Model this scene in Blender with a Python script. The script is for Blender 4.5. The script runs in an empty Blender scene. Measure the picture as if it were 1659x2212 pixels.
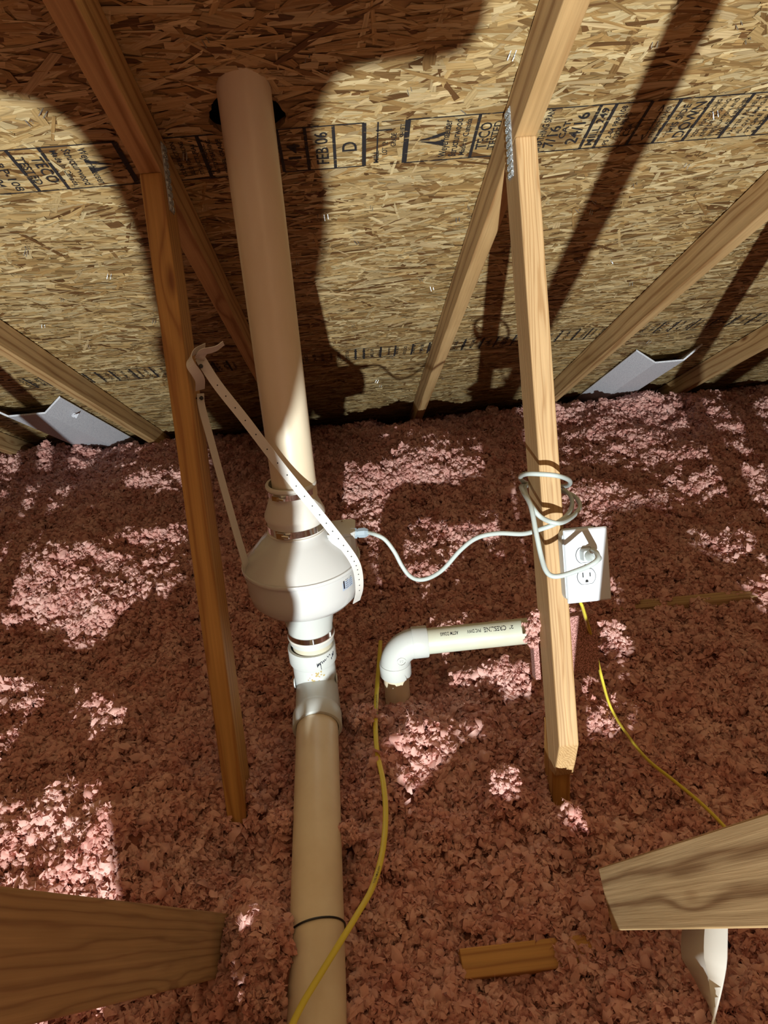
import bpy, bmesh, math, random
import numpy as np
from mathutils import Vector, Matrix

random.seed(7); RNG = np.random.default_rng(11)
SC = bpy.context.scene
COL = SC.collection

# ------------------------------------------------------------------ camera
# world: X along the ridge, Y down the roof slope (away), Z up, metres.  The camera is the origin.
F = 1560.0; W_, H_ = 1659.0, 2212.0
CM = Matrix(((0.99455869, -0.09680617, 0.03849131),
             (-0.07492679, -0.40798542, 0.90990871),
             (-0.07238089, -0.90784165, -0.41301882)))       # columns: image right, image down, forward
cr = CM.col[0].normalized(); cf = CM.col[2]; cf = (cf - cr * cf.dot(cr)).normalized(); cd = cf.cross(cr)
rot = Matrix(((cr.x, -cd.x, -cf.x), (cr.y, -cd.y, -cf.y), (cr.z, -cd.z, -cf.z)))
cam_d = bpy.data.cameras.new('camera'); cam = bpy.data.objects.new('camera', cam_d); COL.objects.link(cam)
cam.matrix_world = rot.to_4x4()
cam_d.sensor_fit = 'VERTICAL'; cam_d.sensor_height = 36.0; cam_d.lens = F / H_ * 36.0
cam_d.clip_start = 0.02; cam_d.clip_end = 60
SC.camera = cam

# ------------------------------------------------------------------ world and lamps
wd = bpy.data.worlds.new('world'); SC.world = wd; wd.use_nodes = True
wd.node_tree.nodes['Background'].inputs[0].default_value = (0.9, 0.62, 0.38, 1)
wd.node_tree.nodes['Background'].inputs[1].default_value = 0.02

def lamp(name, loc, energy, col, size):
    l = bpy.data.lights.new(name, 'POINT'); l.energy = energy; l.color = col; l.shadow_soft_size = size
    o = bpy.data.objects.new(name, l); o.location = loc; COL.objects.link(o); return o
# work light standing behind the photographer, its reflector throwing forward
wl_d = bpy.data.lights.new('work_light', 'SPOT'); wl_d.energy = 1400; wl_d.color = (0.93, 1.0, 0.97); wl_d.shadow_soft_size = 0.022
wl_d.spot_size = math.radians(92); wl_d.spot_blend = 0.3
wl_o = bpy.data.objects.new('work_light', wl_d); wl_o.location = (-0.22, -3.0, -0.62); COL.objects.link(wl_o)
wl_o.rotation_euler = Vector((0.12, 1, 0.12)).to_track_quat('-Z', 'Y').to_euler()
lamp('warm_fill', (0.9, -2.2, 0.3), 12.5, (1.0, 0.64, 0.28), 0.12)           # weak warm fill, added to lift the shade; no bulb known

SC.view_settings.view_transform = 'Standard'; SC.view_settings.look = 'None'
SC.view_settings.gamma = 1; SC.view_settings.exposure = 0.0
SC.view_settings.use_curve_mapping = False

# ------------------------------------------------------------------ points from picture rays meeting real planes
def ray(px, py): return CM @ Vector(((px - 829.5) / F, (py - 1106.0) / F, 1.0))
SL = math.radians(28.69); RN = Vector((0, math.sin(SL), math.cos(SL))); DN = Vector((0, math.cos(SL), -math.sin(SL)))
ROOF = 0.80
def at_roof(px, py, d=ROOF): r = ray(px, py); return r * (d / RN.dot(r))
def at_z(px, py, z): r = ray(px, py); return r * (z / r.z)
def at_y(px, py, y): r = ray(px, py); return r * (y / r.y)
def at_x(px, py, x): r = ray(px, py); return r * (x / r.x)
def V(*a): return Vector(a)

# ------------------------------------------------------------------ materials
def mat(name, rough=0.6, base=(0.5, 0.5, 0.5), metal=0.0, coat=0.0, spec=0.5):
    m = bpy.data.materials.new(name); m.use_nodes = True
    b = m.node_tree.nodes['Principled BSDF']
    b.inputs['Base Color'].default_value = (*base, 1); b.inputs['Roughness'].default_value = rough
    b.inputs['Metallic'].default_value = metal; b.inputs['Coat Weight'].default_value = coat
    b.inputs['Specular IOR Level'].default_value = spec
    return m, m.node_tree.nodes, m.node_tree.links, b
def ramp(nt, stops):
    r = nt.new('ShaderNodeValToRGB'); e = r.color_ramp.elements
    while len(e) < len(stops): e.new(0.5)
    for i, (p, c) in enumerate(stops):
        e[i].position = p; e[i].color = (*c, 1)
    return r
def noise(nt, lk, src, scale, detail=4, vec_scale=None, dist=0.0, rough=0.55):
    n = nt.new('ShaderNodeTexNoise'); n.inputs['Scale'].default_value = scale
    n.inputs['Detail'].default_value = detail; n.inputs['Distortion'].default_value = dist
    n.inputs['Roughness'].default_value = rough
    if vec_scale is not None:
        mp = nt.new('ShaderNodeMapping'); mp.inputs['Scale'].default_value = vec_scale
        lk.new(src, mp.inputs[0]); lk.new(mp.outputs[0], n.inputs['Vector'])
    else: lk.new(src, n.inputs['Vector'])
    return n
def bump(nt, lk, b, h, strength=0.3, dist=0.002):
    bp = nt.new('ShaderNodeBump'); bp.inputs['Strength'].default_value = strength; bp.inputs['Distance'].default_value = dist
    lk.new(h, bp.inputs['Height']); lk.new(bp.outputs[0], b.inputs['Normal']); return bp
def mixc(nt, lk, fac, a, b_, mode='MIX'):
    m = nt.new('ShaderNodeMix'); m.data_type = 'RGBA'; m.blend_type = mode
    if isinstance(fac, float): m.inputs[0].default_value = fac
    else: lk.new(fac, m.inputs[0])
    for s, i in ((a, 6), (b_, 7)):
        if isinstance(s, tuple): m.inputs[i].default_value = (*s, 1)
        else: lk.new(s, m.inputs[i])
    return m.outputs[2]

def lumber(name, light, dark, ring=70.0, seed=0.0, rough=0.62):
    m, nt, lk, b = mat(name, rough)
    at = nt.new('ShaderNodeAttribute'); at.attribute_name = 'gc'
    off = nt.new('ShaderNodeVectorMath'); off.operation = 'ADD'; off.inputs[1].default_value = (seed, seed * .37, seed * .61)
    lk.new(at.outputs['Vector'], off.inputs[0]); g = off.outputs[0]
    # knots: sparse voronoi distance pulling the rings around
    vo = nt.new('ShaderNodeTexVoronoi'); vo.inputs['Scale'].default_value = 1.0
    mp = nt.new('ShaderNodeMapping'); mp.inputs['Scale'].default_value = (2.6, 9.0, 9.0)
    lk.new(g, mp.inputs[0]); lk.new(mp.outputs[0], vo.inputs['Vector'])
    kn = nt.new('ShaderNodeMapRange'); kn.inputs[1].default_value = 0.0; kn.inputs[2].default_value = 0.38
    kn.inputs[3].default_value = 1.0; kn.inputs[4].default_value = 0.0; lk.new(vo.outputs['Distance'], kn.inputs[0])
    kp = nt.new('ShaderNodeMath'); kp.operation = 'POWER'; kp.inputs[1].default_value = 2.0; lk.new(kn.outputs[0], kp.inputs[0])
    wv = noise(nt, lk, g, 3.0, 3, (0.55, 8.0, 8.0))
    sx = nt.new('ShaderNodeSeparateXYZ'); lk.new(g, sx.inputs[0])
    q = nt.new('ShaderNodeMath'); q.operation = 'MULTIPLY_ADD'; q.inputs[1].default_value = 0.045; lk.new(wv.outputs['Fac'], q.inputs[0]); lk.new(sx.outputs[1], q.inputs[2])
    q2 = nt.new('ShaderNodeMath'); q2.operation = 'MULTIPLY_ADD'; q2.inputs[1].default_value = 0.035; lk.new(kp.outputs[0], q2.inputs[0]); lk.new(q.outputs[0], q2.inputs[2])
    q3 = nt.new('ShaderNodeMath'); q3.operation = 'MULTIPLY_ADD'; q3.inputs[1].default_value = 0.7; lk.new(sx.outputs[2], q3.inputs[0]); lk.new(q2.outputs[0], q3.inputs[2])
    sn = nt.new('ShaderNodeMath'); sn.operation = 'MULTIPLY'; sn.inputs[1].default_value = ring * 6.283 / 1.4; lk.new(q3.outputs[0], sn.inputs[0])
    s2 = nt.new('ShaderNodeMath'); s2.operation = 'SINE'; lk.new(sn.outputs[0], s2.inputs[0])
    mr = nt.new('ShaderNodeMapRange'); mr.inputs[1].default_value = -1; mr.inputs[2].default_value = 1; lk.new(s2.outputs[0], mr.inputs[0])
    mid = tuple((l + d) / 2 for l, d in zip(light, dark))
    r = ramp(nt, [(0.0, light), (0.62, tuple(l * .93 for l in light)), (0.88, mid), (1.0, dark)]); lk.new(mr.outputs[0], r.inputs[0])
    fine = noise(nt, lk, g, 60.0, 3, (0.06, 3.5, 3.5)); fr = ramp(nt, [(0.3, (0.72, 0.70, 0.66)), (0.7, (1, 1, 1))]); lk.new(fine.outputs['Fac'], fr.inputs[0])
    c = mixc(nt, lk, 0.8, r.outputs[0], fr.outputs[0], 'MULTIPLY')
    blot = noise(nt, lk, g, 5.0, 4, (0.5, 2, 2)); br = ramp(nt, [(0.35, (0.82, 0.76, 0.68)), (0.62, (1, 1, 1))]); lk.new(blot.outputs['Fac'], br.inputs[0])
    c = mixc(nt, lk, 0.8, c, br.outputs[0], 'MULTIPLY')
    kk = ramp(nt, [(0.50, (1, 1, 1)), (0.80, (0.42, 0.25, 0.13))]); lk.new(kp.outputs[0], kk.inputs[0])
    c = mixc(nt, lk, 0.85, c, kk.outputs[0], 'MULTIPLY')
    lk.new(c, b.inputs['Base Color'])
    bump(nt, lk, b, fine.outputs['Fac'], 0.35, 0.0012)
    return m
LUM = lumber('lumber_pine', (0.62, 0.40, 0.185), (0.36, 0.19, 0.072), 42, 0.3)
LUM_FINE = lumber('lumber_pale_fine_grain', (0.56, 0.36, 0.175), (0.40, 0.225, 0.09), 260, 3.1)
LUM_ORANGE = lumber('lumber_orange', (0.56, 0.30, 0.085), (0.38, 0.17, 0.045), 70, 5.7)  # more saturated orange than the other lumber
LUM_GREY = lumber('lumber_sawn_dull', (0.50, 0.33, 0.17), (0.34, 0.20, 0.10), 120, 8.2, 0.8)
LUM_BIG = lumber('lumber_bold_grain', (0.60, 0.42, 0.22), (0.28, 0.16, 0.07), 38, 12.4)

# OSB
m, nt, lk, b = mat('osb_binder', 0.7)
tc = nt.new('ShaderNodeTexCoord'); n = noise(nt, lk, tc.outputs['Object'], 40, 5, (0.5, 2.5, 1)); r = ramp(nt, [(0.3, (0.14, 0.075, 0.028)), (0.7, (0.42, 0.27, 0.11))])
lk.new(n.outputs['Fac'], r.inputs[0]); lk.new(r.outputs[0], b.inputs['Base Color']); OSB = m
m, nt, lk, b = mat('osb_strand', 0.52, spec=0.35)
at = nt.new('ShaderNodeAttribute'); at.attribute_name = 'tone'
g2 = nt.new('ShaderNodeAttribute'); g2.attribute_name = 'gc'
n = noise(nt, lk, g2.outputs['Vector'], 260, 3, (0.05, 1.4, 1)); r = ramp(nt, [(0.30, (0.66, 0.62, 0.55)), (0.62, (1.05, 1.03, 1.0))]); lk.new(n.outputs['Fac'], r.inputs[0])
lk.new(mixc(nt, lk, 1.0, at.outputs['Color'], r.outputs[0], 'MULTIPLY'), b.inputs['Base Color'])
bump(nt, lk, b, n.outputs['Fac'], 0.3, 0.0006); STRAND = m
# stamp ink, worn through in places
m, nt, lk, b = mat('stamp_ink', 0.7, (0.018, 0.016, 0.018))
tc = nt.new('ShaderNodeTexCoord'); n = noise(nt, lk, tc.outputs['Object'], 70, 6, (0.7, 2.0, 2.0)); r = ramp(nt, [(0.33, (0.15, 0.15, 0.15)), (0.43, (1, 1, 1))])
lk.new(n.outputs['Fac'], r.inputs[0]); lk.new(r.outputs[0], b.inputs['Alpha']); INK = m
PRINT, *_ = mat('printed_black', 0.6, (0.012, 0.012, 0.02))
MARKER, *_ = mat('marker_pen', 0.5, (0.02, 0.02, 0.035))

# insulation
def fluff(name, c1, c2):
    m, nt, lk, b = mat(name, 0.95, spec=0.15)
    oi = nt.new('ShaderNodeObjectInfo'); geo = nt.new('ShaderNodeNewGeometry')
    n = noise(nt, lk, geo.outputs['Position'], 13, 4)
    r = ramp(nt, [(0.32, c1), (0.68, c2)]); lk.new(n.outputs['Fac'], r.inputs[0]); lk.new(r.outputs[0], b.inputs['Base Color'])
    fn = noise(nt, lk, geo.outputs['Position'], 900, 3); bump(nt, lk, b, fn.outputs['Fac'], 0.5, 0.001)
    tr = nt.new('ShaderNodeBsdfTranslucent'); lk.new(r.outputs[0], tr.inputs[0])
    mx = nt.new('ShaderNodeMixShader'); mx.inputs[0].default_value = 0.30
    lk.new(b.outputs[0], mx.inputs[1]); lk.new(tr.outputs[0], mx.inputs[2])
    lk.new(mx.outputs[0], nt['Material Output'].inputs[0]); return m
FLUFF = fluff('pink_fibre_fluff', (0.72, 0.36, 0.31), (0.86, 0.56, 0.50))
m, nt, lk, b = mat('pink_fibre_bed', 1.0, (0.30, 0.12, 0.09), spec=0.1); BED = m

# plastics and metals
def pvc(name, base, rough=0.32, dirt=0.25, dirtc=(0.55, 0.42, 0.28), scale=14):
    m, nt, lk, b = mat(name, rough, base)
    tc = nt.new('ShaderNodeTexCoord'); n = noise(nt, lk, tc.outputs['Object'], scale, 5, (1, 1, 0.35))
    r = ramp(nt, [(0.42, base), (0.8, tuple(x * (1 - dirt) + d * dirt for x, d in zip(base, dirtc)))]); lk.new(n.outputs['Fac'], r.inputs[0])
    lk.new(r.outputs[0], b.inputs['Base Color'])
    n2 = noise(nt, lk, tc.outputs['Object'], 90, 3); rr = nt.new('ShaderNodeMapRange'); rr.inputs[3].default_value = rough - .05; rr.inputs[4].default_value = rough + .14
    lk.new(n2.outputs['Fac'], rr.inputs[0]); lk.new(rr.outputs[0], b.inputs['Roughness']); return m
PVC_W = pvc('white_pvc', (0.54, 0.56, 0.55), 0.3, 0.12)
PVC_T = pvc('cream_pvc_pipe', (0.72, 0.62, 0.47), 0.30, 0.35, (0.5, 0.34, 0.2))
PVC_S = pvc('stained_cream_pvc', (0.58, 0.54, 0.42), 0.38, 0.4)
FAN, *_ = mat('fan_white_plastic', 0.22, (0.58, 0.575, 0.57), coat=0.3)
RUBB, *_ = mat('soft_white_vinyl', 0.42, (0.66, 0.62, 0.57))
STRAPM, *_ = mat('strap_white_plastic', 0.4, (0.62, 0.59, 0.56))
CORDM, *_ = mat('grey_cord_jacket', 0.35, (0.46, 0.51, 0.50))
GLAND, *_ = mat('grey_nylon', 0.4, (0.28, 0.34, 0.40))
STEEL, *_ = mat('stainless_steel', 0.16, (0.72, 0.70, 0.67), metal=1.0)
m, nt, lk, b = mat('galvanised_plate', 0.38, (0.5, 0.53, 0.56), metal=0.9)
tc = nt.new('ShaderNodeTexCoord'); n = noise(nt, lk, tc.outputs['Object'], 160, 3); bump(nt, lk, b, n.outputs['Fac'], 0.8, 0.002); GALV = m
YEL, *_ = mat('yellow_cable_jacket', 0.38, (0.66, 0.55, 0.06))
BOXG, *_ = mat('grey_blue_box_plastic', 0.45, (0.50, 0.56, 0.60))
COVER, *_ = mat('white_cover_plastic', 0.18, (0.66, 0.69, 0.75), coat=0.2)
DARK, *_ = mat('dark_slot', 0.8, (0.008, 0.008, 0.008))
BLACKP, *_ = mat('black_plastic', 0.35, (0.01, 0.012, 0.016))
UNLIT, *_ = mat('unlit_black', 0.95, (0.006, 0.006, 0.007))  # near-black put in for the unlit space above the roof hole
GREYL, *_ = mat('label_grey_blue', 0.4, (0.42, 0.48, 0.60))
LABW, *_ = mat('label_print_white', 0.4, (0.85, 0.87, 0.9))
m, nt, lk, b = mat('foam_board', 0.55, (0.66, 0.67, 0.72))
tc = nt.new('ShaderNodeTexCoord'); vo = nt.new('ShaderNodeTexVoronoi'); vo.inputs['Scale'].default_value = 230; lk.new(tc.outputs['Object'], vo.inputs['Vector'])
r = ramp(nt, [(0.0, (0.78, 0.79, 0.84)), (0.75, (0.52, 0.53, 0.60))]); lk.new(vo.outputs['Distance'], r.inputs[0]); lk.new(r.outputs[0], b.inputs['Base Color'])
bump(nt, lk, b, vo.outputs['Distance'], 0.25, 0.001); FOAM = m
m, nt, lk, b = mat('fluff_dusted_wood', 0.95)
tc = nt.new('ShaderNodeTexCoord'); n = noise(nt, lk, tc.outputs['Object'], 480, 2); r = ramp(nt, [(0.42, (0.22, 0.09, 0.07)), (0.62, (0.72, 0.36, 0.33))]); lk.new(n.outputs['Fac'], r.inputs[0]); lk.new(r.outputs[0], b.inputs['Base Color'])
bump(nt, lk, b, n.outputs['Fac'], 1.0, 0.002); DUSTW = m
DRY, *_ = mat('gypsum_board', 0.9, (0.5, 0.47, 0.43))
CLOTH, *_ = mat('work_shirt_cloth', 0.9, (0.06, 0.07, 0.10))
SKIN, *_ = mat('skin', 0.5, (0.55, 0.33, 0.24))
HAIR, *_ = mat('hair', 0.8, (0.03, 0.02, 0.015))
DENIM, *_ = mat('denim', 0.9, (0.05, 0.07, 0.13))

# ------------------------------------------------------------------ builders
def wloc(p):
    v = Vector((0, 0, 0))
    while p is not None: v += p.location; p = p.parent
    return v
def obj(name, verts, faces, material, parent=None, smooth=False, gc=None, bevel=0, tag_=None, mats=None, fm=None):
    L = wloc(parent) if parent else Vector((0, 0, 0))
    me = bpy.data.meshes.new(name)
    me.from_pydata([tuple(Vector(v) - L) for v in verts], [], faces)
    if gc is not None:
        a = me.attributes.new('gc', 'FLOAT_VECTOR', 'POINT'); a.data.foreach_set('vector', np.array([list(g) for g in gc], dtype=np.float32).ravel())
    for mm in (mats or [material]): me.materials.append(mm)
    if fm:
        for p, i in zip(me.polygons, fm): p.material_index = i
    bm = bmesh.new(); bm.from_mesh(me); bmesh.ops.recalc_face_normals(bm, faces=bm.faces); bm.to_mesh(me); bm.free()
    if smooth:
        me.polygons.foreach_set('use_smooth', [True] * len(me.polygons))
        me.set_sharp_from_angle(angle=math.radians(38))
    o = bpy.data.objects.new(name, me); COL.objects.link(o)
    if parent: o.parent = parent
    if bevel:
        md = o.modifiers.new('bevel', 'BEVEL'); md.width = bevel; md.segments = 2; md.limit_method = 'ANGLE'
    if tag_: tag(o, *tag_)
    return o
def tag(o, label=None, cat=None, group=None, kind=None):
    if label: o['label'] = label
    if cat: o['category'] = cat
    if group: o['group'] = group
    if kind: o['kind'] = kind
    return o
def thing(name, label, cat, loc, group=None):
    o = bpy.data.objects.new(name, None); COL.objects.link(o); o.location = loc; o.empty_display_size = 0.05
    return tag(o, label, cat, group)
class MB:
    def __init__(s): s.v = []; s.f = []; s.g = []
    def add(s, v, f, g=None):
        n = len(s.v); s.v += [Vector(a) for a in v]; s.f += [tuple(i + n for i in a) for a in f]
        s.g += (g if g is not None else [Vector(a) for a in v]); return s
    def box(s, c, ax, ay, az, hx, hy, hz):
        c = Vector(c); ax = Vector(ax).normalized(); ay = Vector(ay).normalized(); az = Vector(az).normalized()
        v = []; g = []
        for i in (-1, 1):
            for j in (-1, 1):
                for k in (-1, 1):
                    v.append(c + ax * hx * i + ay * hy * j + az * hz * k); g.append(Vector((hx * i + c.x, hy * j + c.z, hz * k + c.y)))
        return s.add(v, [(0, 1, 3, 2), (4, 6, 7, 5), (0, 4, 5, 1), (2, 3, 7, 6), (0, 2, 6, 4), (1, 5, 7, 3)], g)
    def tube(s, pts, r, seg=12, cap=True, radii=None, ell=None):
        pts = [Vector(p) for p in pts]; n = len(pts); v = []; f = []
        up = None
        for i, p in enumerate(pts):
            t = (pts[min(i + 1, n - 1)] - pts[max(i - 1, 0)]).normalized()
            if up is None:
                up = Vector((0, 0, 1)) if abs(t.z) < 0.9 else Vector((1, 0, 0))
            up = (up - t * up.dot(t)).normalized(); sd = t.cross(up)
            rr = radii[i] if radii else r
            for k in range(seg):
                a = 2 * math.pi * k / seg
                v.append(p + (up * math.cos(a) * (ell or 1.0) + sd * math.sin(a)) * rr)
        for i in range(n - 1):
            for k in range(seg):
                f.append((i * seg + k, i * seg + (k + 1) % seg, (i + 1) * seg + (k + 1) % seg, (i + 1) * seg + k))
        if cap: f.append(tuple(range(seg))[::-1]); f.append(tuple(range((n - 1) * seg, n * seg)))
        return s.add(v, f)
    def lathe(s, prof, o, ax=(0, 0, 1), seg=48, closed=False, cap=False):
        """prof: list of (radius, height along ax)."""
        ax = Vector(ax).normalized(); a1 = ax.orthogonal().normalized(); a2 = ax.cross(a1); o = Vector(o); v = []; f = []
        for (r, h) in prof:
            for k in range(seg):
                a = 2 * math.pi * k / seg; v.append(o + ax * h + (a1 * math.cos(a) + a2 * math.sin(a)) * r)
        n = len(prof)
        for i in range(n if closed else n - 1):
            j = (i + 1) % n
            for k in range(seg):
                f.append((i * seg + k, i * seg + (k + 1) % seg, j * seg + (k + 1) % seg, j * seg + k))
        if cap: f.append(tuple(range(seg))); f.append(tuple(range((n - 1) * seg, n * seg)))
        return s.add(v, f)
    def prism(s, prof, x0, x1, d):
        """prof: (y, z) outline, extruded along X; d: grain direction (y, z)."""
        d = Vector(d).normalized(); p = Vector((-d.y, d.x)); n = len(prof); v = []; g = []
        for x in (x0, x1):
            for (y, z) in prof:
                q = Vector((y, z)); v.append((x, y, z)); g.append(Vector((q.dot(d), q.dot(p), x)))
        f = [tuple(range(n))[::-1], tuple(range(n, 2 * n))] + [(i, (i + 1) % n, (i + 1) % n + n, i + n) for i in range(n)]
        return s.add(v, f, g)
    def build(s, name, material, parent=None, smooth=False, bevel=0, tag_=None):
        return obj(name, s.v, s.f, material, parent, smooth, s.g, bevel, tag_)
def crom(P, n=8):
    P = [Vector(p) for p in P]; Q = [P[0] * 2 - P[1]] + P + [P[-1] * 2 - P[-2]]; out = []
    for i in range(1, len(Q) - 2):
        for k in range(n):
            t = k / n; a, b_, c, d = Q[i - 1:i + 3]
            out.append(0.5 * ((2 * b_) + (c - a) * t + (2 * a - 5 * b_ + 4 * c - d) * t * t + (3 * b_ - a - 3 * c + d) * t ** 3))
    out.append(P[-1]); return out
def ribbon(pts, wid, wvs, th=0.0012):
    """strap: centre points, width, one width direction per point; slight thickness."""
    v = []; f = []; n = len(pts)
    for i, p in enumerate(pts):
        t = (pts[min(i + 1, n - 1)] - pts[max(i - 1, 0)]).normalized(); w = wvs[i]; w = (w - t * w.dot(t)).normalized(); nn = t.cross(w)
        for a, b_ in ((-1, -1), (1, -1), (1, 1), (-1, 1)): v.append(p + w * a * wid / 2 + nn * b_ * th / 2)
    for i in range(n - 1):
        for k in range(4): f.append((i * 4 + k, i * 4 + (k + 1) % 4, i * 4 + 4 + (k + 1) % 4, i * 4 + 4 + k))
    f.append((0, 1, 2, 3)); f.append(tuple(range(4 * n - 4, 4 * n))); return v, f

_txt = {}
def text_geo(s):
    """outline of one word as flat mesh data, baseline at y=0, cap height ~0.7."""
    if s not in _txt:
        cu = bpy.data.curves.new('t', 'FONT'); cu.body = s; cu.resolution_u = 3; cu.offset = 0.012
        o = bpy.data.objects.new('t', cu); me = o.to_mesh()
        vs = [v.co.copy() for v in me.vertices]; fs = [tuple(p.vertices) for p in me.polygons]; o.to_mesh_clear()
        bpy.data.objects.remove(o); bpy.data.curves.remove(cu); _txt[s] = (vs, fs)
    return _txt[s]
def put_text(mb, s, o, tx, ty, length, height, wrap=None):
    """word centred at o, running along tx (fit to length) with capitals of the given height along ty."""
    vs, fs = text_geo(s)
    if not vs: return
    x0 = min(v.x for v in vs); x1 = max(v.x for v in vs); y0 = 0.0; y1 = 0.70
    out = []
    for v in vs:
        a = ((v.x - x0) / (x1 - x0) - 0.5) * length; b_ = ((v.y - y0) / (y1 - y0) - 0.5) * height
        out.append(wrap(a, b_) if wrap else Vector(o) + Vector(tx) * a + Vector(ty) * b_)
    mb.add(out, fs)

# ------------------------------------------------------------------ noise and insulation surface
def vnoise(x, y, seed=0):
    x = np.asarray(x, float); y = np.asarray(y, float)
    xi = np.floor(x).astype(np.int64); yi = np.floor(y).astype(np.int64); fx = x - xi; fy = y - yi
    def h(a, b_):
        n = (a * 374761393 + b_ * 668265263 + seed * 974634777) & 0x7fffffff
        n = ((n ^ (n >> 13)) * 1274126177) & 0x7fffffff; n = (n ^ (n >> 16)) & 0xffff
        return n / 65535.0
    sx = fx * fx * (3 - 2 * fx); sy = fy * fy * (3 - 2 * fy)
    return (h(xi, yi) * (1 - sx) + h(xi + 1, yi) * sx) * (1 - sy) + (h(xi, yi + 1) * (1 - sx) + h(xi + 1, yi + 1) * sx) * sy
MOUNDS = [(-.88, 2.15, .080, .30, .26), (.30, 2.78, .125, .32, .38), (.10, 2.55, .035, .14, .20), (-.28, 1.9, .03, .06, .1), (.22, .10, .138, .20, .10), (.55, .15, .11, .15, .12), (.02, .12, .115, .12, .10), (.80, .15, .16, .30, .12), (.46, .12, .115, .14, .10), (-.60, 1.36, .085, .09, .11), (-.62, 1.12, .080, .17, .10),  # includes unseen crests near the viewer, added to shade the floor beyond
          (-.47, .99, .080, .11, .07), (-.215, .75, .080, .06, .07), (-.03, .96, .035, .04, .04), (-.195, 1.0, .050, .035, .045),
          (-.03, 1.28, .055, .05, .04), (.11, 1.20, .065, .07, .06), (.26, 1.40, .075, .07, .05), (.37, 1.36, .055, .05, .04),
          (.235, 1.04, .065, .045, .045), (.34, .93, .060, .05, .04), (1.37, 3.30, .065, .30, .16), (1.15, 2.80, .035, .30, .20),
          (.82, 2.38, .030, .15, .10), (1.14, 1.95, .028, .12, .08), (.61, 1.47, .060, .04, .05), (.46, .60, .065, .10, .06),
          (-1.45, 3.35, .045, .25, .12), (-.80, 2.95, .040, .16, .14), (.0, .84, .035, .04, .04), (.11, 1.0, .03, .05, .05),
          (-.29, 1.0, -.09, .10, .08), (-.125, .30, .235, .12, .11), (-.75, 1.75, -.045, .35, .16), (-.1, 1.75, -.05, .25, .25), (.4, 1.9, -.035, .35, .25),  # tall heap over the drain pipe: out of view, added to shade it
          (.75, 1.1, -.03, .3, .2), (.2, .72, -.04, .12, .07), (-.12, 1.36, -.05, .10, .08), (-.3, 1.5, -.03, .15, .15),
          (.9, 1.45, -.02, .3, .2), (.36, 1.04, -.04, .06, .05)]
def height(x, y):
    x = np.asarray(x, float); y = np.asarray(y, float)
    h = -1.135 + 0.012 * np.clip(y - 1, -1, 3)
    for (mx, my, a, rx, ry) in MOUNDS: h = h + a * np.exp(-(((x - mx) / rx) ** 2 + ((y - my) / ry) ** 2))
    bl = lambda k, sd: 1 - np.abs(2 * vnoise(x * k + sd, y * k, sd) - 1)
    h = h + 0.022 * (bl(17, 5) - .5) + 0.016 * (bl(31, 6) - .5)
    h = h + 0.050 * (vnoise(x * 4.2 + 9, y * 4.2, 1) - .5) + 0.045 * (vnoise(x * 9 + 3, y * 9, 2) - .5) + 0.024 * (vnoise(x * 22, y * 22 + 5, 3) - .5) + 0.014 * (vnoise(x * 48, y * 48, 4) - .5)
    h = h - 0.10 * np.clip((y - 3.40) / 0.35, 0, 1)
    h = np.minimum(h, (ROOF - RN.y * np.abs(y - RIDGE_Y) - RN.y * RIDGE_Y) / RN.z - .03)
    return h

# ------------------------------------------------------------------ setting
CEILZ = -1.36; RIDGE_Y = -1.04
def roofpt(x, y, n=ROOF): return Vector((x, y, (n - RN.y * y) / RN.z))
XL, XR = -3.2, 3.9; YE = 4.35
obj('floor', [(XL, -6.6, CEILZ), (XR, -6.6, CEILZ), (XR, YE, CEILZ), (XL, YE, CEILZ), (XL, -6.6, CEILZ - .015), (XR, -6.6, CEILZ - .015), (XR, YE, CEILZ - .015), (XL, YE, CEILZ - .015)],
    [(0, 1, 2, 3), (4, 7, 6, 5), (0, 4, 5, 1), (1, 5, 6, 2), (2, 6, 7, 3), (3, 7, 4, 0)], DRY, tag_=('plaster ceiling board under the insulation', None, None, 'structure'))
# roof deck with the round hole for the vent pipe
hc = at_roof(533, 250); HR = 0.0655
def deck(x, y, up=0.0): p = roofpt(x, y); return p + RN * up
vs = []; fs = []
T = 0.012; NS = 48; hs = 0.14
ang = [math.pi / 4 + 2 * math.pi * k / NS for k in range(NS)]
u0 = DN
for up in (0, T):
    for a in ang:                        # square ring
        c, s = math.cos(a), math.sin(a); k = hs / max(abs(c), abs(s)); vs.append(hc + V(1, 0, 0) * c * k + u0 * s * k + RN * up)
    for i, a in enumerate(ang):          # jagged circle
        rr = HR * (1 + 0.045 * math.sin(5 * a) + random.uniform(-.035, .035)); c, s = math.cos(a), math.sin(a)
        vs.append(hc + V(1, 0, 0) * c * rr + u0 * s * rr + RN * up)
for i in range(NS):
    j = (i + 1) % NS
    fs += [(i, j, NS + j, NS + i), (2 * NS + i, 3 * NS + i, 3 * NS + j, 2 * NS + j), (NS + i, NS + j, 3 * NS + j, 3 * NS + i)]
y0, y1 = hc.y - hs * DN.y, hc.y + hs * DN.y; xa, xb = hc.x - hs, hc.x + hs
def slab(xA, xB, yA, yB):
    n = len(vs)
    for up in (0, T):
        for (x, y) in ((xA, yA), (xB, yA), (xB, yB), (xA, yB)): vs.append(deck(x, y, up))
    fs.extend([(n, n + 1, n + 2, n + 3), (n + 4, n + 7, n + 6, n + 5)])
slab(XL, XR, RIDGE_Y, y0); slab(XL, XR, y1, YE); slab(XL, xa, y0, y1); slab(xb, XR, y0, y1)
roof = obj('ceiling', vs, fs, OSB, tag_=('underside of the sloping oriented strand board roof deck', None, None, 'structure'))
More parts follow.
